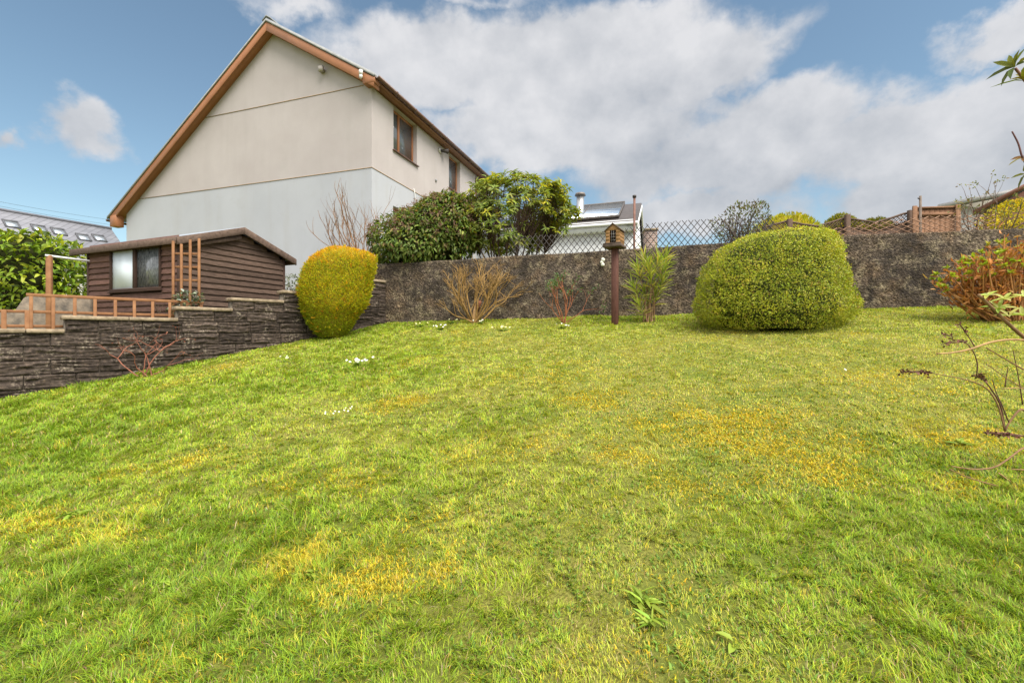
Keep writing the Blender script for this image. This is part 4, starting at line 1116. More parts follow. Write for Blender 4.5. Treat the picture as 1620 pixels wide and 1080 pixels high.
# ------------------------------------------------------------------ bird house on post
def bird_house():
    b = on_lawn(973, 513)
    t = thing('bird_house', 'little wooden bird house with a barred opening on a tall brown post', 'bird house', b)
    d = b[1]; n = unit(np.array([-.50, -.866])); r = np.array([.866, -.50])     # front normal / right hand
    zt = W(0, 393, d)[2]
    pf = Fr((b[0], b[1], 0), r, -n)
    a = Acc(); a.box(pf, -.047, .047, -.047, .047, b[2]-.2, zt-.002); bevel(a.build('post', M['brown_wood'], t), .005)
    fr = Fr((b[0], b[1], zt), r, -n)                                     # b: to the back
    dark = mottled('tray_timber', (.055, .038, .028), (.12, .085, .065), 10, .85, .3, .004, 40)
    a = Acc(); a.box(fr, -.145, .145, -.17, .135, 0, .045); a.box(fr, -.145, .145, -.17, -.155, .0455, .065); bevel(a.build('tray', dark, t), .004)
    wal = mottled('bird_house_timber', (.19, .095, .035), (.34, .19, .07), 16, .7, .3, .003, 50, (1, 1, 5))
    hw, D, h0, h1 = .115, .115, .046, .265; pk = .365
    a = Acc()
    a.box(fr, -hw, -.048, -D, -D+.014, h0, h1); a.box(fr, .048, hw, -D, -D+.014, h0, h1); a.box(fr, -.048, .048, -D, -D+.014, h0, h0+.028)
    a.prism(fr, [(-hw, h1+.0005), (hw, h1+.0005), (hw, h1+.012), (0, pk-.006), (-hw, h1+.012)], -D, -D+.014)
    a.prism(fr, [(-hw, h0), (hw, h0), (hw, h1+.012), (0, pk-.006), (-hw, h1+.012)], D-.014, D)
    a.box(fr, -hw, -hw+.014, -D+.0142, D-.0142, h0, h1+.002); a.box(fr, hw-.014, hw, -D+.0142, D-.0142, h0, h1+.002)
    # lap lines: thin battens on the walls
    for z in (.10, .155, .21):
        a.box(fr, hw+.0005, hw+.004, -D+.004, D-.004, z, z+.045)
    for z in (.06, .115, .17, .222):
        a.box(fr, -hw, -.05, -D-.004, -D-.0005, z, z+.040); a.box(fr, .05, hw, -D-.004, -D-.0005, z, z+.040)
    bevel(a.build('wall', wal, t), .002)
    a = Acc(); e = .022
    sl = (pk-h1)/hw
    a.prism(fr, [(0, pk), (-hw-e, h1-e*sl+.004), (-hw-e, h1-e*sl+.02), (0, pk+.018)], -D-.02, D+.02)
    a.prism(fr, [(.0005, pk), (.0005, pk+.018), (hw+e, h1-e*sl+.02), (hw+e, h1-e*sl+.004)], -D-.02, D+.02)
    bevel(a.build('roof', dark, t), .003)
    a = Acc(); a.box(fr, -.07, .07, -D+.05, -D+.06, h0+.001, h1); a.build('interior', mottled('dark_inside', (.012, .008, .006), (.03, .018, .012), 10, .9, 0), t)
    a = Acc()
    for x in (-.016, .016): a.tube([fr.pt(x, -D-.004, h0+.02), fr.pt(x, -D-.004, h1)], .0018, 5)
    for z in (.11, .16, .21): a.tube([fr.pt(-.048, -D-.004, z), fr.pt(.048, -D-.004, z)], .0018, 5)
    a.build('bars', mottled('wire', (.3, .28, .25), (.4, .38, .34), 20, .4, 0, metal=.6), t)
bird_house()
def wall_ornament():
    p0 = W(953, 415, 8.0); k = (953-810)/F
    d = (9.0-.2327*2.375)/(1+.2327*k)-.04
    b = W(953, 415, d)
    a = Acc()
    def ball(c, r):
        th = np.linspace(0, 2*math.pi, 12, endpoint=False); ph = np.linspace(.15, math.pi-.15, 8)
        P, T = np.meshgrid(ph, th, indexing='ij'); V = np.stack([np.sin(P)*np.cos(T), np.sin(P)*np.sin(T), np.cos(P)], -1)*r*np.array([1, .7, 1])+c
        i = np.arange(7)[:, None]*12; j = np.arange(12)[None, :]; jj = (j+1) % 12
        a.add(V.reshape(-1, 3), [np.stack([i+j, i+j+12, i+jj+12, i+jj], -1).reshape(-1, 4), np.array([np.arange(12)]), np.array([np.arange(12)[::-1]+84])])
    ball(b+[.01, 0, .045], .036); ball(b+[-.012, 0, .0], .03); ball(b+[.006, 0, -.04], .034)
    a.tube([b+np.array([0, .01, .08]), b+np.array([0, .06, .1])], .006, 5)
    o = a.build('wall_ornament', mottled('white_shell', (.5, .5, .42), (.68, .67, .58), 20, .6, .3), base=b, smooth=True)
    tag(o, 'small white knobbly ornament fixed on the wall left of the bird house post', 'ornament')
wall_ornament()

# ------------------------------------------------------------------ trellises above the wall
def lattice(name, label, s0, s1, off, zb, zt, pitch, ang, r, mat, base, frame=False):
    """expanding diamond lattice on the wall frame; zb, zt functions of s"""
    t = Acc()
    for sgn in (1, -1):
        c = s0-3
        while c < s1+3:
            # line z = zb + tan(ang)*(s-c)
            P = []
            for s in np.linspace(s0, s1, 220):
                z = zb((s0+s1)/2)+sgn*math.tan(ang)*(s-c)
                if zb(s) <= z <= zt(s): P.append((s, z))
            if len(P) > 2:
                (sa, za), (sb, z2) = P[0], P[-1]
                t.tube([RW.pt(sa, off+sgn*r*.9, za), RW.pt(sb, off+sgn*r*.9, z2)], r, 4)
            c += pitch
    o = t.build(name, mat, base=base); return tag(o, label, 'trellis')
def s_rw(px, off):
    k = (px-810)/F; o = RW.pt(0, off, 0); return (k*o[1]-o[0])/(RW.u[0]-k*RW.u[1])
def zray(s, off, py): return EYE+(HY-py)/F*RW.pt(s, off, 0)[1]
off = .30
M['black_lath'] = mottled('black_lath', (.03, .026, .025), (.06, .05, .045), 20, .7, 0)
M['tan_lath'] = mottled('tan_lath', (.20, .11, .065), (.32, .19, .12), 20, .75, 0)
sa, sb = s_rw(805, off), s_rw(1225, off)
pxs = [805, 890, 985, 1020, 1120, 1225]; pys = [372, 370, 362, 353, 345, 341]
ss = [s_rw(p, off) for p in pxs]; zz = [zray(s, off, y) for s, y in zip(ss, pys)]
lattice('trellis', 'black diamond trellis along the top of the wall behind the bird house', sa, sb, off, lambda s: 2.70, lambda s: float(np.interp(s, ss, zz)), .105, R(52), .0060, M['black_lath'], RW.pt((sa+sb)/2, off, 2.3))
s2a, s2b = s_rw(1285, off), s_rw(1575, off)
px2 = [1285, 1330, 1400, 1480, 1575]; py2 = [362, 360, 349, 341, 339]
st2 = [s_rw(p, off) for p in px2]; zt2 = [zray(s, off, y) for s, y in zip(st2, py2)]
lattice('trellis', 'tan stretched diamond trellis along the right part of the wall top', s2a, s2b, off, lambda s: 2.75, lambda s: float(np.interp(s, st2, zt2)), .15, R(27), .0062, M['tan_lath'], RW.pt((s2a+s2b)/2, off, 2.3))

def wavy_fence():
    d = 10.2
    xs = np.linspace(W(1195, 0, d)[0], W(1446, 0, d)[0], 90)
    px = 810+F*xs/d
    py = np.interp(px, [1195, 1215, 1245, 1270, 1293, 1315, 1336, 1358, 1384, 1410, 1430, 1446], [366, 358, 350, 355, 358, 352, 345, 348, 352, 345, 338, 336])
    zt = EYE+(HY-py)/F*d
    fr = Fr((0, d, 0), (1, 0))
    t = thing('wavy_fence', 'dark timber fence with a wavy lattice top behind the wall', 'fence', (xs[45], d, 2.15))
    dk = mottled('fence_timber', (.065, .042, .032), (.13, .085, .06), 9, .85, .3, .004, 30, (1, 1, 6), .15)
    a = Acc()
    for off_, th in ((0, .035), (-.20, .03)):           # curved capping rail and the matching lower rail
        P = [[x, d, z+off_] for x, z in zip(xs, zt)]; a.tube(P, th*.7, 4)
    a.build('rail', dk, t)
    a = Acc(); nb = 60
    for i in range(nb):
        x0 = xs[0]+(xs[-1]-xs[0])*i/nb; x1 = xs[0]+(xs[-1]-xs[0])*(i+.93)/nb; z = float(np.interp((x0+x1)/2, xs, zt))-.20
        a.box(fr, x0, x1, .0, .016, 2.1, z)
    a.build('board', dk, t)
    a = Acc()
    for sgn in (1, -1):
        for c in np.arange(xs[0]-1, xs[-1]+1, .085):
            P = []
            for x in np.linspace(c-.4, c+.4, 50):
                if xs[0] < x < xs[-1]:
                    z0 = float(np.interp(x, xs, zt)); zc = float(np.interp(np.clip(c, xs[0], xs[-1]), xs, zt))-.1; z = zc+sgn*(x-c)
                    if z0-.2 < z < z0: P.append((x, z))
            if len(P) > 1: a.tube([[P[0][0], d-.01*sgn, P[0][1]], [P[-1][0], d-.01*sgn, P[-1][1]]], .008, 4)
    a.build('lattice', dk, t)
    for px_, py_ in ((1246, 348), (1337, 341), (1436, 334)):
        a = Acc(); x = W(px_, 0, d)[0]; a.box(fr, x-.05, x+.05, -.11, -.03, 2.0, EYE+(HY-py_)/F*d); bevel(a.build('post', dk, t), .005)
wavy_fence()
def board_fence():
    d = 9.9; fr = Fr((0, d, 0), (1, -.12)); fr.o = W(1446, 0, d); fr.o[2] = 0; L = W(1505, 0, d)[0]-fr.o[0]
    t = thing('board_fence', 'short orange brown vertical board fence panel at the right above the wall', 'fence', (fr.o[0]+L/2, d, 2.15))
    m = mottled('board_timber', (.15, .078, .044), (.24, .13, .075), 8, .8, .3, .004, 30, (1, 1, 5), .15)
    zt = W(0, 331, d)[2]; a = Acc(); n = 8
    for i in range(n): a.box(fr, L*i/n, L*(i+.94)/n, 0, .02, 2.1, zt)
    a.build('board', m, t)
    a = Acc(); a.box(fr, -.02, L+.02, -.03, .03, zt+.001, zt+.04); a.box(fr, 0, L, -.035, -.002, zt-.16, zt-.10); a.build('rail', m, t)
    a = Acc(); a.box(fr, -.06, .03, -.06, -.031, 2.0, zt+.06); a.box(fr, L-.03, L+.06, -.06, -.031, 2.0, zt+.06); bevel(a.build('post', m, t), .004)
    # slim pole before it
    b = W(1456, 0, 9.5); b[2] = 2.15; z1 = W(0, 310, 9.5)[2]
    p = thing('slim_pole', 'slim grey brown pole with a small peg before the board fence', 'pole', b)
    a = Acc(); a.tube([b-np.array([0, 0, .1]), np.array([b[0], b[1], z1])], [.026, .022], 8); a.build('pole', mottled('pole_timber', (.10, .075, .06), (.17, .13, .10), 9, .85, .2), p, smooth=True)
    a = Acc(); a.tube([np.array([b[0], b[1], z1-.07]), np.array([b[0]-.06, b[1]-.01, z1-.05])], .012, 6); a.build('peg', M['black_lath'], p)
board_fence()
def brown_pole():
    d = 10.2; b = W(1003, 0, d); b[2] = 2.15; z1 = W(0, 312, d)[2]
    p = thing('washing_line_pole', 'tall thin red brown pole with a cap behind the trellis near the bird house', 'pole', b)
    a = Acc(); a.tube([b-np.array([0, 0, .1]), np.array([b[0]+.01, b[1], z1])], .026, 8); a.build('pole', mottled('rusty_pole', (.12, .055, .04), (.20, .10, .075), 9, .7, .2), p, smooth=True)
    a = Acc(); a.tube([np.array([b[0]+.01, b[1], z1-.01]), np.array([b[0]+.01, b[1], z1+.04])], .042, 10); a.build('cap', M['black_lath'], p, smooth=False)
brown_pole()

# ------------------------------------------------------------------ buildings
def panel_with_holes(acc, fr, s0, s1, z0, z1, holes, b, depth, sgn):
    """outer skin in the (a, z) plane at b with reveals going sgn*depth"""
    xs = sorted({s0, s1, *[h[0] for h in holes], *[h[1] for h in holes]}); zs = sorted({z0, z1, *[h[2] for h in holes], *[h[3] for h in holes]})
    for i in range(len(xs)-1):
        for j in range(len(zs)-1):
            cx, cz = (xs[i]+xs[i+1])/2, (zs[j]+zs[j+1])/2
            if any(h[0] < cx < h[1] and h[2] < cz < h[3] for h in holes): continue
            acc.quad(fr.pt(xs[i], b, zs[j]), fr.pt(xs[i+1], b, zs[j]), fr.pt(xs[i+1], b, zs[j+1]), fr.pt(xs[i], b, zs[j+1]))
    for h in holes:
        q = [(h[0], h[2]), (h[1], h[2]), (h[1], h[3]), (h[0], h[3])]
        for k in range(4):
            (a, c), (a2, c2) = q[k], q[(k+1) % 4]
            acc.quad(fr.pt(a, b, c), fr.pt(a2, b, c2), fr.pt(a2, b+sgn*depth, c2), fr.pt(a, b+sgn*depth, c))
def house():
    O = (-3.70, 12.0); g = np.array([-.949, .316]); s = np.array([.316, .949])
    G = Fr((O[0], O[1], 0), g, s)          # a along the gable (left), b along the side (back)
    S = Fr((O[0], O[1], 0), s, g)          # a along the side, b inward
    WG, LS = 9.49, 8.8; zb = 1.2; zE = 8.0; sR = 3.32
    zr = 10.33; sr_ = .613; sl_ = .75
    top = lambda a: zr-(sR-a)*sr_ if a < sR else zr-(a-sR)*sl_
    und = .33                                # roof build-up at the verge
    t = thing('house', 'large pale rendered house with a brown bargeboard gable rising behind the shed', 'house', (O[0]-3, O[1]+4, 2.2))
    m, nt, b = newmat('painted_render'); co = nt.coords()
    n1 = nt.noise(co, .8, 5, .6); sep = nt.new('ShaderNodeSeparateXYZ'); nt.put(sep.inputs[0], co)
    c = nt.ramp(n1, [(.3, (.375, .335, .325)), (.7, (.42, .38, .37))])
    low = nt.math('LESS_THAN', sep.outputs[2], 5.82-2.2)      # below the bead a bluish sky cast is put into the wall colour
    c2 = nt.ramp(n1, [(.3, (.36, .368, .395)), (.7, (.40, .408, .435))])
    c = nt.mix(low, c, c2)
    strk = nt.noise(nt.mapping(co, (2.2, 2.2, .18)), 1.5, 6, .6)
    c = nt.mix(nt.ramp(strk, [(.5, 0), (.75, .22)]), c, (.30, .28, .25))
    blot = nt.noise(co, 2.6, 6, .65)
    c = nt.mix(nt.ramp(blot, [(.55, 0), (.75, .18)]), c, (.30, .29, .26))
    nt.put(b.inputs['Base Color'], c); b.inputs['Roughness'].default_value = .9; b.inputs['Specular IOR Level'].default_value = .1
    nt.put(b.inputs['Normal'], nt.bump(nt.noise(co, 55, 4, .6), .25, .01))
    holes = [(1.02, 2.32, 6.68, 7.93), (4.55, 5.5, 6.68, 7.93), (6.95, 8.1, 6.68, 7.93), (1.0, 2.35, 3.6, 5.08)]
    a = Acc()
    poly = [(0, zb), (WG, zb), (WG, top(WG)-und+.05), (sR, zr-und+.05), (0, zE)]
    a.add([G.pt(x, 0, z) for x, z in poly], [[list(range(5))]])
    a.add([G.pt(x, LS, z) for x, z in poly], [[list(range(5))[::-1]]])
    a.quad(G.pt(WG, 0, zb), G.pt(WG, LS, zb), G.pt(WG, LS, top(WG)-und+.05), G.pt(WG, 0, top(WG)-und+.05))
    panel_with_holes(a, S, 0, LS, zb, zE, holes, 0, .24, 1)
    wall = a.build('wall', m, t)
    brown = mottled('brown_upvc', (.26, .105, .043), (.31, .13, .055), 3, .5, .05, .002, 30, spec=.4)
    dkb = mottled('dark_brown_upvc', (.085, .042, .028), (.12, .062, .042), 4, .4, .05, .002, 30, spec=.45)
    # bell-cast beads
    bd = Acc()
    def left_at(z): return sR+(zr-und-z)/sl_
    for z in (5.82, 8.02):
        bd.box(G, -.01 if z < 6 else .25, left_at(z), -.012, .004, z-.008, z+.008)
        if z < 6: bd.box(S, -.012, LS, -.012, .004, z-.008, z+.008)
    bd.build('render_bead', mottled('bead', (.25, .17, .10), (.34, .24, .15), 3, .7, 0), t)
    slate = mottled('slate', (.16, .17, .18), (.26, .27, .28), 3, .6, .2, .004, 40, spec=.4)
    oh = .24; eL = -.25; eR = 10.02
    r = Acc()
    r.prism(G, [(eL, top(eL)-.09), (sR, zr-.09), (eR, top(eR)-.09), (eR, top(eR)), (sR, zr), (eL, top(eL))], -oh, LS+.2)
    roof = r.build('roof', slate, t)
    rt = Acc(); rt.prism(G, [(sR-.14, zr-.085+.04), (sR, zr+.045), (sR+.14, zr-.105+.04), (sR+.14, zr-.075+.05), (sR, zr+.085), (sR-.14, zr-.055+.05)], -oh-.01, LS+.2); rt.build('ridge_tile', slate, roof)
    # pale cloaked verge strip just under the slates
    vs = Acc(); vs.prism(G, [(eL, top(eL)-.105), (sR, zr-.105), (eR, top(eR)-.105), (eR, top(eR)-.03), (sR, zr-.03), (eL, top(eL)-.03)], -oh-.02, -oh-.0005)
    vs.build('verge_strip', mottled('verge_mortar', (.20, .20, .20), (.30, .30, .29), 6, .8, .2), t)
    bb = Acc(); bd_ = .25
    bb.prism(G, [(eL+.02, top(eL)-.108-bd_), (sR, zr-.108-bd_), (sR, zr-.108), (eL+.02, top(eL)-.108)], -oh+.0, -oh+.03)
    bb.prism(G, [(sR+.001, zr-.108-bd_), (eR-.14, top(eR-.14)-.108-bd_), (eR-.14, top(eR-.14)-.108), (sR+.001, zr-.108)], -oh+.0, -oh+.03)
    # sloping soffit behind the board
    bb.prism(G, [(eL+.05, top(eL)-.108-bd_+.03), (sR, zr-.108-bd_+.03), (eR-.16, top(eR-.16)-.108-bd_+.03), (eR-.16, top(eR-.16)-.1), (sR, zr-.1), (eL+.05, top(eL)-.1)], -oh+.0305, .06)
    # boxed ends
    bb.prism(G, [(eL+.0, 7.91), (.10, 7.91), (.12, 8.2), (eL+.0, top(eL)-.108)], -oh-.006, -.004)
    bb.prism(G, [(eR-.42, top(eR)-.36), (eR-.13, top(eR)-.36), (eR-.13, top(eR-.13)-.11), (eR-.42, top(eR-.42)-.3)], -oh-.006, -.004)
    bevel(bb.build('bargeboard', brown, t), .006)
    # eaves
    ev = Acc()
    ev.prism(G, [(eL+.02, 7.94), (-.003, 7.94), (-.003, 7.99), (eL+.02, 7.99)], -.002, LS+.1)
    ev.prism(G, [(eL-.0, 7.93), (eL+.018, 7.93), (eL+.018, top(eL)-.095), (eL, top(eL)-.095)], -.001, LS+.1)
    ev.build('soffit', mottled('soffit_brown', (.17, .08, .045), (.21, .10, .055), 3, .5, 0), t)
    gt = Acc()
    ths = np.linspace(math.pi, 2*math.pi, 7); gx, gz = eL-.068, 8.07
    prof = [(gx+.062*math.cos(q), gz+.075*math.sin(q)) for q in ths]+[(gx+.05*math.cos(q), gz+.06*math.sin(q)) for q in ths[::-1]]
    gt.prism(G, prof, -oh+.02, LS+.15)
    for y in np.arange(.6, LS, 1.0): gt.prism(G, [(gx+.072*math.cos(q), gz+.086*math.sin(q)) for q in ths], y, y+.07)
    gt.build('gutter', dkb, t)
    gl = Acc(); gx2, gz2 = eR+.06, top(eR)-.10
    gl.prism(G, [(gx2+.06*math.cos(q), gz2+.07*math.sin(q)) for q in ths], -oh+.02, LS); gl.build('gutter', dkb, t)
    glass, gn, gb = newmat('window_glass')
    gb.inputs['Base Color'].default_value = (.10, .11, .115, 1); gb.inputs['Roughness'].default_value = .04; gb.inputs['Specular IOR Level'].default_value = .8
    curtain = mottled('net_curtain', (.35, .36, .36), (.5, .5, .5), 5, .9, 0, stretch=(12, 12, 1))
    for (p, q, z0, z1) in holes:
        w = bpy.data.objects.new('window', None); col.objects.link(w); w.parent = t; w.location = tuple(S.pt((p+q)/2, 0, z0)-world_loc(t))
        f = Acc(); bd0, bd1 = .13, .20; e = .065
        f.box(S, p, q, bd0, bd1, z0, z0+e); f.box(S, p, q, bd0, bd1, z1-e, z1); f.box(S, p, p+e, bd0, bd1, z0+e, z1-e); f.box(S, q-e, q, bd0, bd1, z0+e, z1-e)
        mids = [p+(q-p)*.36] if q-p > 1.1 else []
        for x in mids: f.box(S, x-.045, x+.045, bd0-.01, bd1, z0+e, z1-e)
        bevel(f.build('frame', brown, w), .006)
        g_ = Acc(); g_.box(S, p+e, q-e, .155, .17, z0+e, z1-e); g_.build('pane', glass, w)
        si = Acc(); si.box(S, p-.05, q+.05, -.06, .125, z0-.035, z0-.002); bevel(si.build('sill', dkb, w), .006)
    # fittings
    wht = mottled('white_plastic', (.55, .54, .5), (.62, .6, .57), 10, .5, 0); blk = M['black_lath']
    a = Acc(); c0 = S.pt(3.8, 0, 7.72)
    a.box(S, 3.74, 3.86, -.05, -.0005, 7.66, 7.78); lt = a.build('security_light', wht, t)
    a = Acc(); a.tube([S.pt(3.82, -.05, 7.72), S.pt(3.92, -.16, 7.73), S.pt(4.0, -.24, 7.74)], [.04, .06, .09], 10); a.build('lamp_head', blk, lt, smooth=False)
    a = Acc(); a.box(G, 1.5, 1.62, -.10, -.0005, 8.58, 8.66); a.box(G, 1.46, 1.6, -.16, -.10, 8.56, 8.70); a.build('sensor', mottled('sensor_plastic', (.3, .27, .24), (.4, .36, .32), 10, .5, 0), t)
    a = Acc(); a.tube([G.pt(.12, -oh-.05, 8.24), G.pt(.12, -oh-.05, 8.12)], [.05, .05], 10); a.tube([G.pt(.12, -oh-.05, 8.119), G.pt(.12, -oh-.05, 8.06), G.pt(.12, -oh-.05, 8.02)], [.045, .045, .02], 10); a.build('camera_dome', wht, t)
    a = Acc(); a.tube([S.pt(3.55, -.03, 6.62), S.pt(3.55, 0, 6.62)], .05, 10); a.build('vent', mottled('vent_grey', (.2, .2, .2), (.3, .3, .3), 10, .6, 0), t)
    a = Acc(); a.tube([S.pt(2.1, -.02, 5.9), S.pt(2.12, -.05, 5.72), S.pt(2.25, -.03, 5.3), S.pt(2.3, -.02, 4.6)], .012, 6); a.build('cable', wht, t)
house()

def far_house():
    # slate roof with roof lights on the far left
    p1 = W(176, 362, 40.07); p0 = W(0, 332, 34.0); p0 = p0+(p0-p1)*.6; p0[2] = p1[2]
    d = (p1-p0)[:2]; L = np.linalg.norm(d); fr = Fr((p0[0], p0[1], 0), d)
    slope_h, run = 4.2, 5.0
    z0, z1 = p0[2], p1[2]
    t = thing('slate_roofed_house', 'grey slate roofed house with five roof lights far off on the left', 'house', (p0[0]+3, p0[1]-2, 2.5))
    m, nt, b = newmat('slate_roof'); co = nt.coords()
    bk = nt.new('ShaderNodeTexBrick'); nt.put(bk.inputs[0], nt.mapping(co, (1, 1, 1), (R(90), 0, -math.atan2(d[1], d[0]))))
    bk.inputs['Color1'].default_value = (.17, .17, .19, 1); bk.inputs['Color2'].default_value = (.22, .22, .24, 1); bk.inputs['Mortar'].default_value = (.11, .11, .12, 1)
    bk.inputs['Scale'].default_value = 1; bk.inputs['Brick Width'].default_value = .35; bk.inputs['Row Height'].default_value = .18; bk.inputs['Mortar Size'].default_value = .012
    nt.put(b.inputs['Base Color'], bk.outputs[0]); b.inputs['Roughness'].default_value = .6
    zr = z1
    r = Acc(); q = Fr(fr.o, fr.v, fr.u)
    r.prism(q, [(-run, zr-slope_h), (0, zr), (run, zr-slope_h), (run, zr-slope_h-.1), (0, zr-.1), (-run, zr-slope_h-.1)], -4, L)
    roof = r.build('roof', m, t)
    rt = Acc(); rt.tube([fr.pt(-4, 0, zr+.02), fr.pt(L, 0, zr+.02)], .13, 8); rt.build('ridge_tile', mottled('ridge_grey', (.10, .10, .12), (.15, .15, .17), 5, .8, 0), roof)
    w = Acc(); w.prism(q, [(-run+.4, 1.5), (run-.4, 1.5), (run-.4, zr-slope_h+.2), (0, zr-.12), (-run+.4, zr-slope_h+.2)], -3.8, L-.15)
    w.build('wall', mottled('cream_render', (.55, .53, .5), (.62, .6, .57), 3, .9, 0), t)
    fm = mottled('skylight_frame', (.06, .06, .065), (.10, .10, .11), 5, .5, 0)
    gm, gn, gb = newmat('skylight_glass'); gb.inputs['Base Color'].default_value = (.55, .6, .65, 1); gb.inputs['Roughness'].default_value = .1; gb.inputs['Metallic'].default_value = .6
    sl = unit(np.array([*(-fr.v[:2]*run), -slope_h])); nn = np.cross(fr.u, sl); nn = nn*np.sign(nn[2])
    for px, py in ((18, 355), (62, 362), (93, 367), (132, 376), (157, 377)):
        # meet the sight line with the roof slope
        k = np.array([(px-810)/F, 1, (HY-py)/F]); o0 = np.array([0, 0, EYE]); pr = fr.pt(0, 0, zr)
        td = np.dot(pr-o0, nn)/np.dot(k, nn); c = o0+k*td
        sz = .36*td/30
        a = Acc()
        def bx(acc, u0, u1, v0, v1, h0, h1):
            P = [c+fr.u*x+sl*y+nn*h for h in (h0, h1) for (x, y) in ((u0, v0), (u1, v0), (u1, v1), (u0, v1))]
            acc.add(P, [[[0, 3, 2, 1], [4, 5, 6, 7], [0, 1, 5, 4], [1, 2, 6, 5], [2, 3, 7, 6], [3, 0, 4, 7]]])
        w_, h_ = .42, .46
        bx(a, -w_, w_, -h_, -h_+.16, -.02, .10); bx(a, -w_, w_, h_-.08, h_, -.02, .09); bx(a, -w_, -w_+.09, -h_+.16, h_-.08, -.02, .09); bx(a, w_-.09, w_, -h_+.16, h_-.08, -.02, .09)
        so_ = bpy.data.objects.new('skylight', None); col.objects.link(so_); so_.parent = t; so_.location = tuple(c-world_loc(t))
        a.build('frame', fm, so_); a = Acc(); bx(a, -w_+.09, w_-.09, -h_+.16, h_-.08, .0, .05); a.build('pane', gm, so_)
far_house()
def power_lines():
    for i, (y0, y1, lab) in enumerate(((314, 344, 'upper of the two thin overhead cables at the far left'), (320, 352, 'lower of the two thin overhead cables at the far left'))):
        p, q = W(-200, y0-35, 24), W(240, y1+12, 40); P = [p+(q-p)*k-np.array([0, 0, 1.])*math.sin(math.pi*k)*.25 for k in np.linspace(0, 1, 14)]
        a = Acc(); a.tube(P, .008, 4); o = a.build('overhead_cable', M['black_lath'], base=P[7]); tag(o, lab, 'cable', 'overhead cables at the far left')
power_lines()

def white_house():
    g = np.array([-.949, .316]); s = np.array([.316, .949])
    Rr = W(1015, 321, 20.0); w = 3.5; Ln = 6.5
    G = Fr((Rr[0], Rr[1], 0), g, s)        # a leftwards, b to the back ; ridge on b=0
    zr = Rr[2]; ze = zr-1.62
    t = thing('white_house', 'low white house with solar panels and a flue behind the black trellis', 'house', (Rr[0]-2, Rr[1], 2.2))
    wh = mottled('white_render', (.50, .51, .52), (.58, .58, .58), 2, .85, .1, .003, 40)
    a = Acc(); q = Fr(G.o, G.v, G.u)
    a.prism(q, [(-w+.25, 1.5), (w-.25, 1.5), (w-.25, ze+.12), (0, zr-.12), (-w+.25, ze+.12)], .12, Ln-.1); a.build('wall', wh, t)
    tile = mottled('roof_tile', (.045, .04, .04), (.085, .072, .07), 6, .75, .3, .01, 20, (1, 1, 6))
    a = Acc(); a.prism(q, [(-w, ze), (0, zr), (w, ze), (w, ze-.09), (0, zr-.09), (-w, ze-.09)], 0, Ln); roof = a.build('roof', tile, t)
    a = Acc(); a.prism(q, [(-w, ze-.30), (0, zr-.28), (w, ze-.30), (w, ze-.091), (0, zr-.091), (-w, ze-.091)], -.03, .03); a.build('bargeboard', wh, t)
    a = Acc(); a.prism(q, [(-w-.12, ze-.12), (-w-.002, ze-.12), (-w-.002, ze-.02), (-w-.12, ze-.02)], -.02, Ln); a.build('gutter', wh, t)
    a = Acc(); a.prism(q, [(-w+.0, ze-.34), (-w+.245, ze-.34), (-w+.245, ze-.13), (-w+.0, ze-.13)], .035, Ln); a.build('fascia', wh, t)
    sl = unit(np.array([0, 0, 0.])+G.v*(-w)+np.array([0, 0, ze-zr])); nn = np.cross(G.u, sl); nn = nn*np.sign(nn[2]); o = G.pt(0, 0, zr)
    pm, pn, pb = newmat('solar_glass'); pb.inputs['Base Color'].default_value = (.40, .47, .54, 1); pb.inputs['Metallic'].default_value = .85; pb.inputs['Roughness'].default_value = .12
    fm = mottled('panel_frame', (.06, .05, .045), (.10, .085, .075), 8, .5, 0)
    sp = bpy.data.objects.new('solar_panel', None); col.objects.link(sp); sp.parent = t; sp.location = tuple(o-world_loc(t))
    def bx(acc, a0, a1, l0, l1, h0, h1):
        P = [o+G.u*x+sl*y+nn*h for h in (h0, h1) for (x, y) in ((a0, l0), (a1, l0), (a1, l1), (a0, l1))]
        acc.add(P, [[[0, 3, 2, 1], [4, 5, 6, 7], [0, 1, 5, 4], [1, 2, 6, 5], [2, 3, 7, 6], [3, 0, 4, 7]]])
    LL = math.hypot(w, zr-ze)
    a = Acc(); bx(a, .75, Ln-.4, .15, LL*.80, .08, .12); a.build('glass', pm, sp)
    a = Acc(); bx(a, .70, Ln-.35, .08, .15, .03, .16); bx(a, .70, Ln-.35, LL*.80, LL*.80+.09, .03, .15)
    for x in (.70, 2.2, 3.7): bx(a, x, x+.045, .15, LL*.80, .03, .125)
    bx(a, .745, Ln-.4, LL*.47, LL*.47+.03, .1, .125)
    a.build('frame', fm, sp)
    st = mottled('steel_flue', (.42, .43, .44), (.55, .55, .56), 6, .35, 0, metal=.7)
    f = W(918, 352, 19.5); zt = W(0, 306, 19.5)[2]; a = Acc(); a.tube([f-np.array([0, 0, 1.]), np.array([f[0], f[1], zt-.1])], .16, 12); fl = a.build('flue', st, t, smooth=True)
    a = Acc(); a.tube([np.array([f[0], f[1], zt-.10]), np.array([f[0], f[1], zt+.0])], [.24, .20], 12); a.build('cowl', mottled('cowl', (.12, .10, .09), (.2, .17, .15), 6, .5, 0), fl)
white_house()
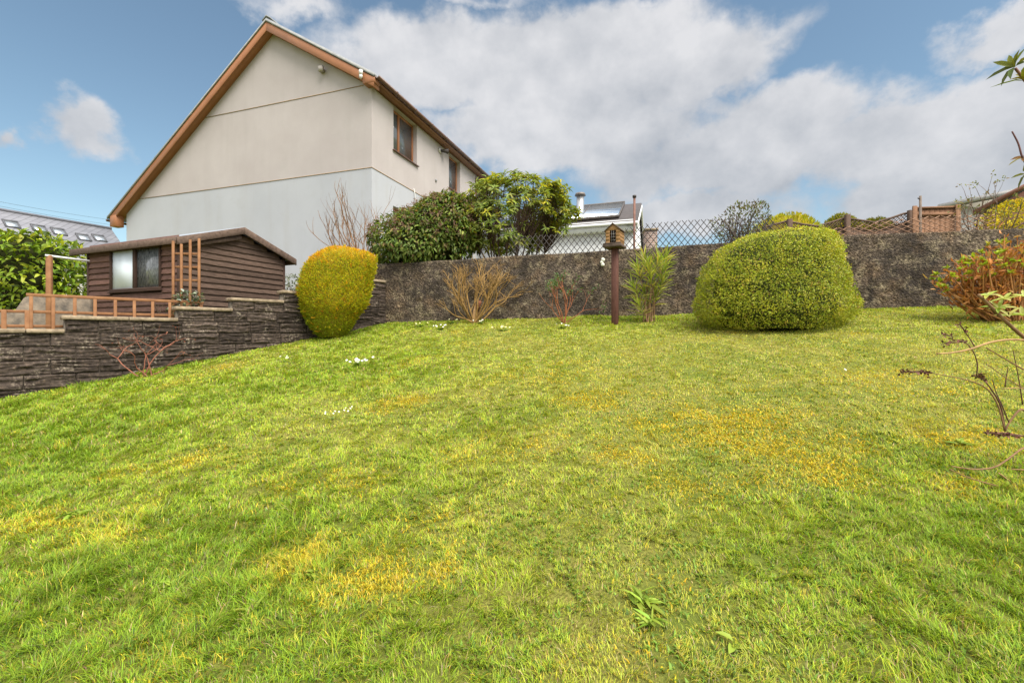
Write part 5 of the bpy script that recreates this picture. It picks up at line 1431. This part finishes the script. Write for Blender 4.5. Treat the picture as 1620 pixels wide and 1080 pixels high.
def brick_pier():
    d = 15; p, q = W(1021, 0, d), W(1040, 0, d-.05); zt = W(0, 363, d)[2]
    fr = Fr((p[0], p[1], 0), (q-p)[:2]); L = np.linalg.norm((q-p)[:2])
    t = thing('brick_chimney', 'square brown brick chimney stack seen through the black trellis', 'chimney', (p[0]+.2, d, 2.15))
    m, nt, b = newmat('brick'); bk = nt.new('ShaderNodeTexBrick'); nt.put(bk.inputs[0], nt.mapping(nt.coords(), (1, 1, 1), (R(90), 0, 0)))
    bk.inputs['Color1'].default_value = (.13, .085, .07, 1); bk.inputs['Color2'].default_value = (.20, .13, .10, 1); bk.inputs['Mortar'].default_value = (.24, .2, .17, 1); bk.inputs['Scale'].default_value = 1
    bk.inputs['Brick Width'].default_value = .22; bk.inputs['Row Height'].default_value = .075; bk.inputs['Mortar Size'].default_value = .01
    nt.put(b.inputs['Base Color'], bk.outputs[0]); b.inputs['Roughness'].default_value = .9
    a = Acc(); a.box(fr, 0, L, 0, .5, 2.0, zt-.03); a.build('stack', m, t)
    a = Acc(); a.box(fr, -.03, L+.03, -.03, .53, zt-.03, zt+.03); a.build('cap', M['coping'], t)
brick_pier()
def bungalow():
    # long low building at the right: pale boarded wall, light roof, brown gable
    d0 = 14.5; p = W(1494, 0, d0); q = W(1620, 0, 12.9); q = q+(q-p)*.5
    fr = Fr((p[0], p[1], 0), (q-p)[:2]); L = np.linalg.norm((q-p)[:2])
    ze = W(0, 327, d0)[2]; t = thing('bungalow', 'low pale boarded bungalow with a brown gable at the right edge', 'house', (p[0]+1, p[1]+1, 2.15))
    pale = mottled('pale_board', (.68, .64, .58), (.78, .74, .68), 5, .85, .2, .004, 20, (1, 1, 10))
    a = Acc(); a.box(fr, 0, L, .3, 4.5, 1.8, ze); a.build('wall', pale, t)
    rf = mottled('grey_roof', (.30, .29, .285), (.40, .385, .37), 6, .7, .2, .01, 20)
    g = Fr(fr.o, fr.v, fr.u)
    a = Acc(); a.prism(g, [(-.15, ze), (4.8, ze+.35), (4.8, ze+.43), (-.15, ze+.08)], -.1, L+.4); a.build('roof', rf, t)
    br = mottled('brown_fascia', (.15, .065, .04), (.22, .10, .065), 5, .6, 0)
    a = Acc(); a.prism(g, [(-.19, ze-.05), (-.151, ze-.05), (-.151, ze+.05), (-.19, ze+.05)], -.1, L+.4); a.build('fascia', mottled('pale_fascia', (.36, .34, .32), (.46, .44, .41), 5, .6, 0), t)
    # projecting gable towards the lawn
    c = W(1618, 0, 12.0); h = Fr((c[0], c[1], 0), fr.u, fr.v); zg = W(0, 318, 12.0)[2]
    a = Acc(); a.prism(h, [(-.75, 1.8), (1.9, 1.8), (1.9, zg-.1), (.6, zg+.52), (-.75, zg-.1)], 0, 3.2); gb = a.build('gable', mottled('brick_red', (.20, .095, .065), (.28, .14, .10), 12, .9, .2), t)
    a = Acc(); a.prism(h, [(-.95, zg-.16), (.6, zg+.55), (.6, zg+.66), (-.95, zg-.03)], -.10, -.06); a.prism(h, [(.601, zg+.55), (2.1, zg-.16), (2.1, zg-.03), (.601, zg+.66)], -.10, -.06); a.build('bargeboard', br, t)
    a = Acc(); a.prism(h, [(-.93, zg-.10), (.6, zg+.58), (.6, zg+.675), (-.93, zg-.01)], -.058, 3.2); a.prism(h, [(.601, zg+.58), (2.08, zg-.10), (2.08, zg-.01), (.601, zg+.675)], -.058, 3.2); a.build('gable_roof', rf, t)
bungalow()
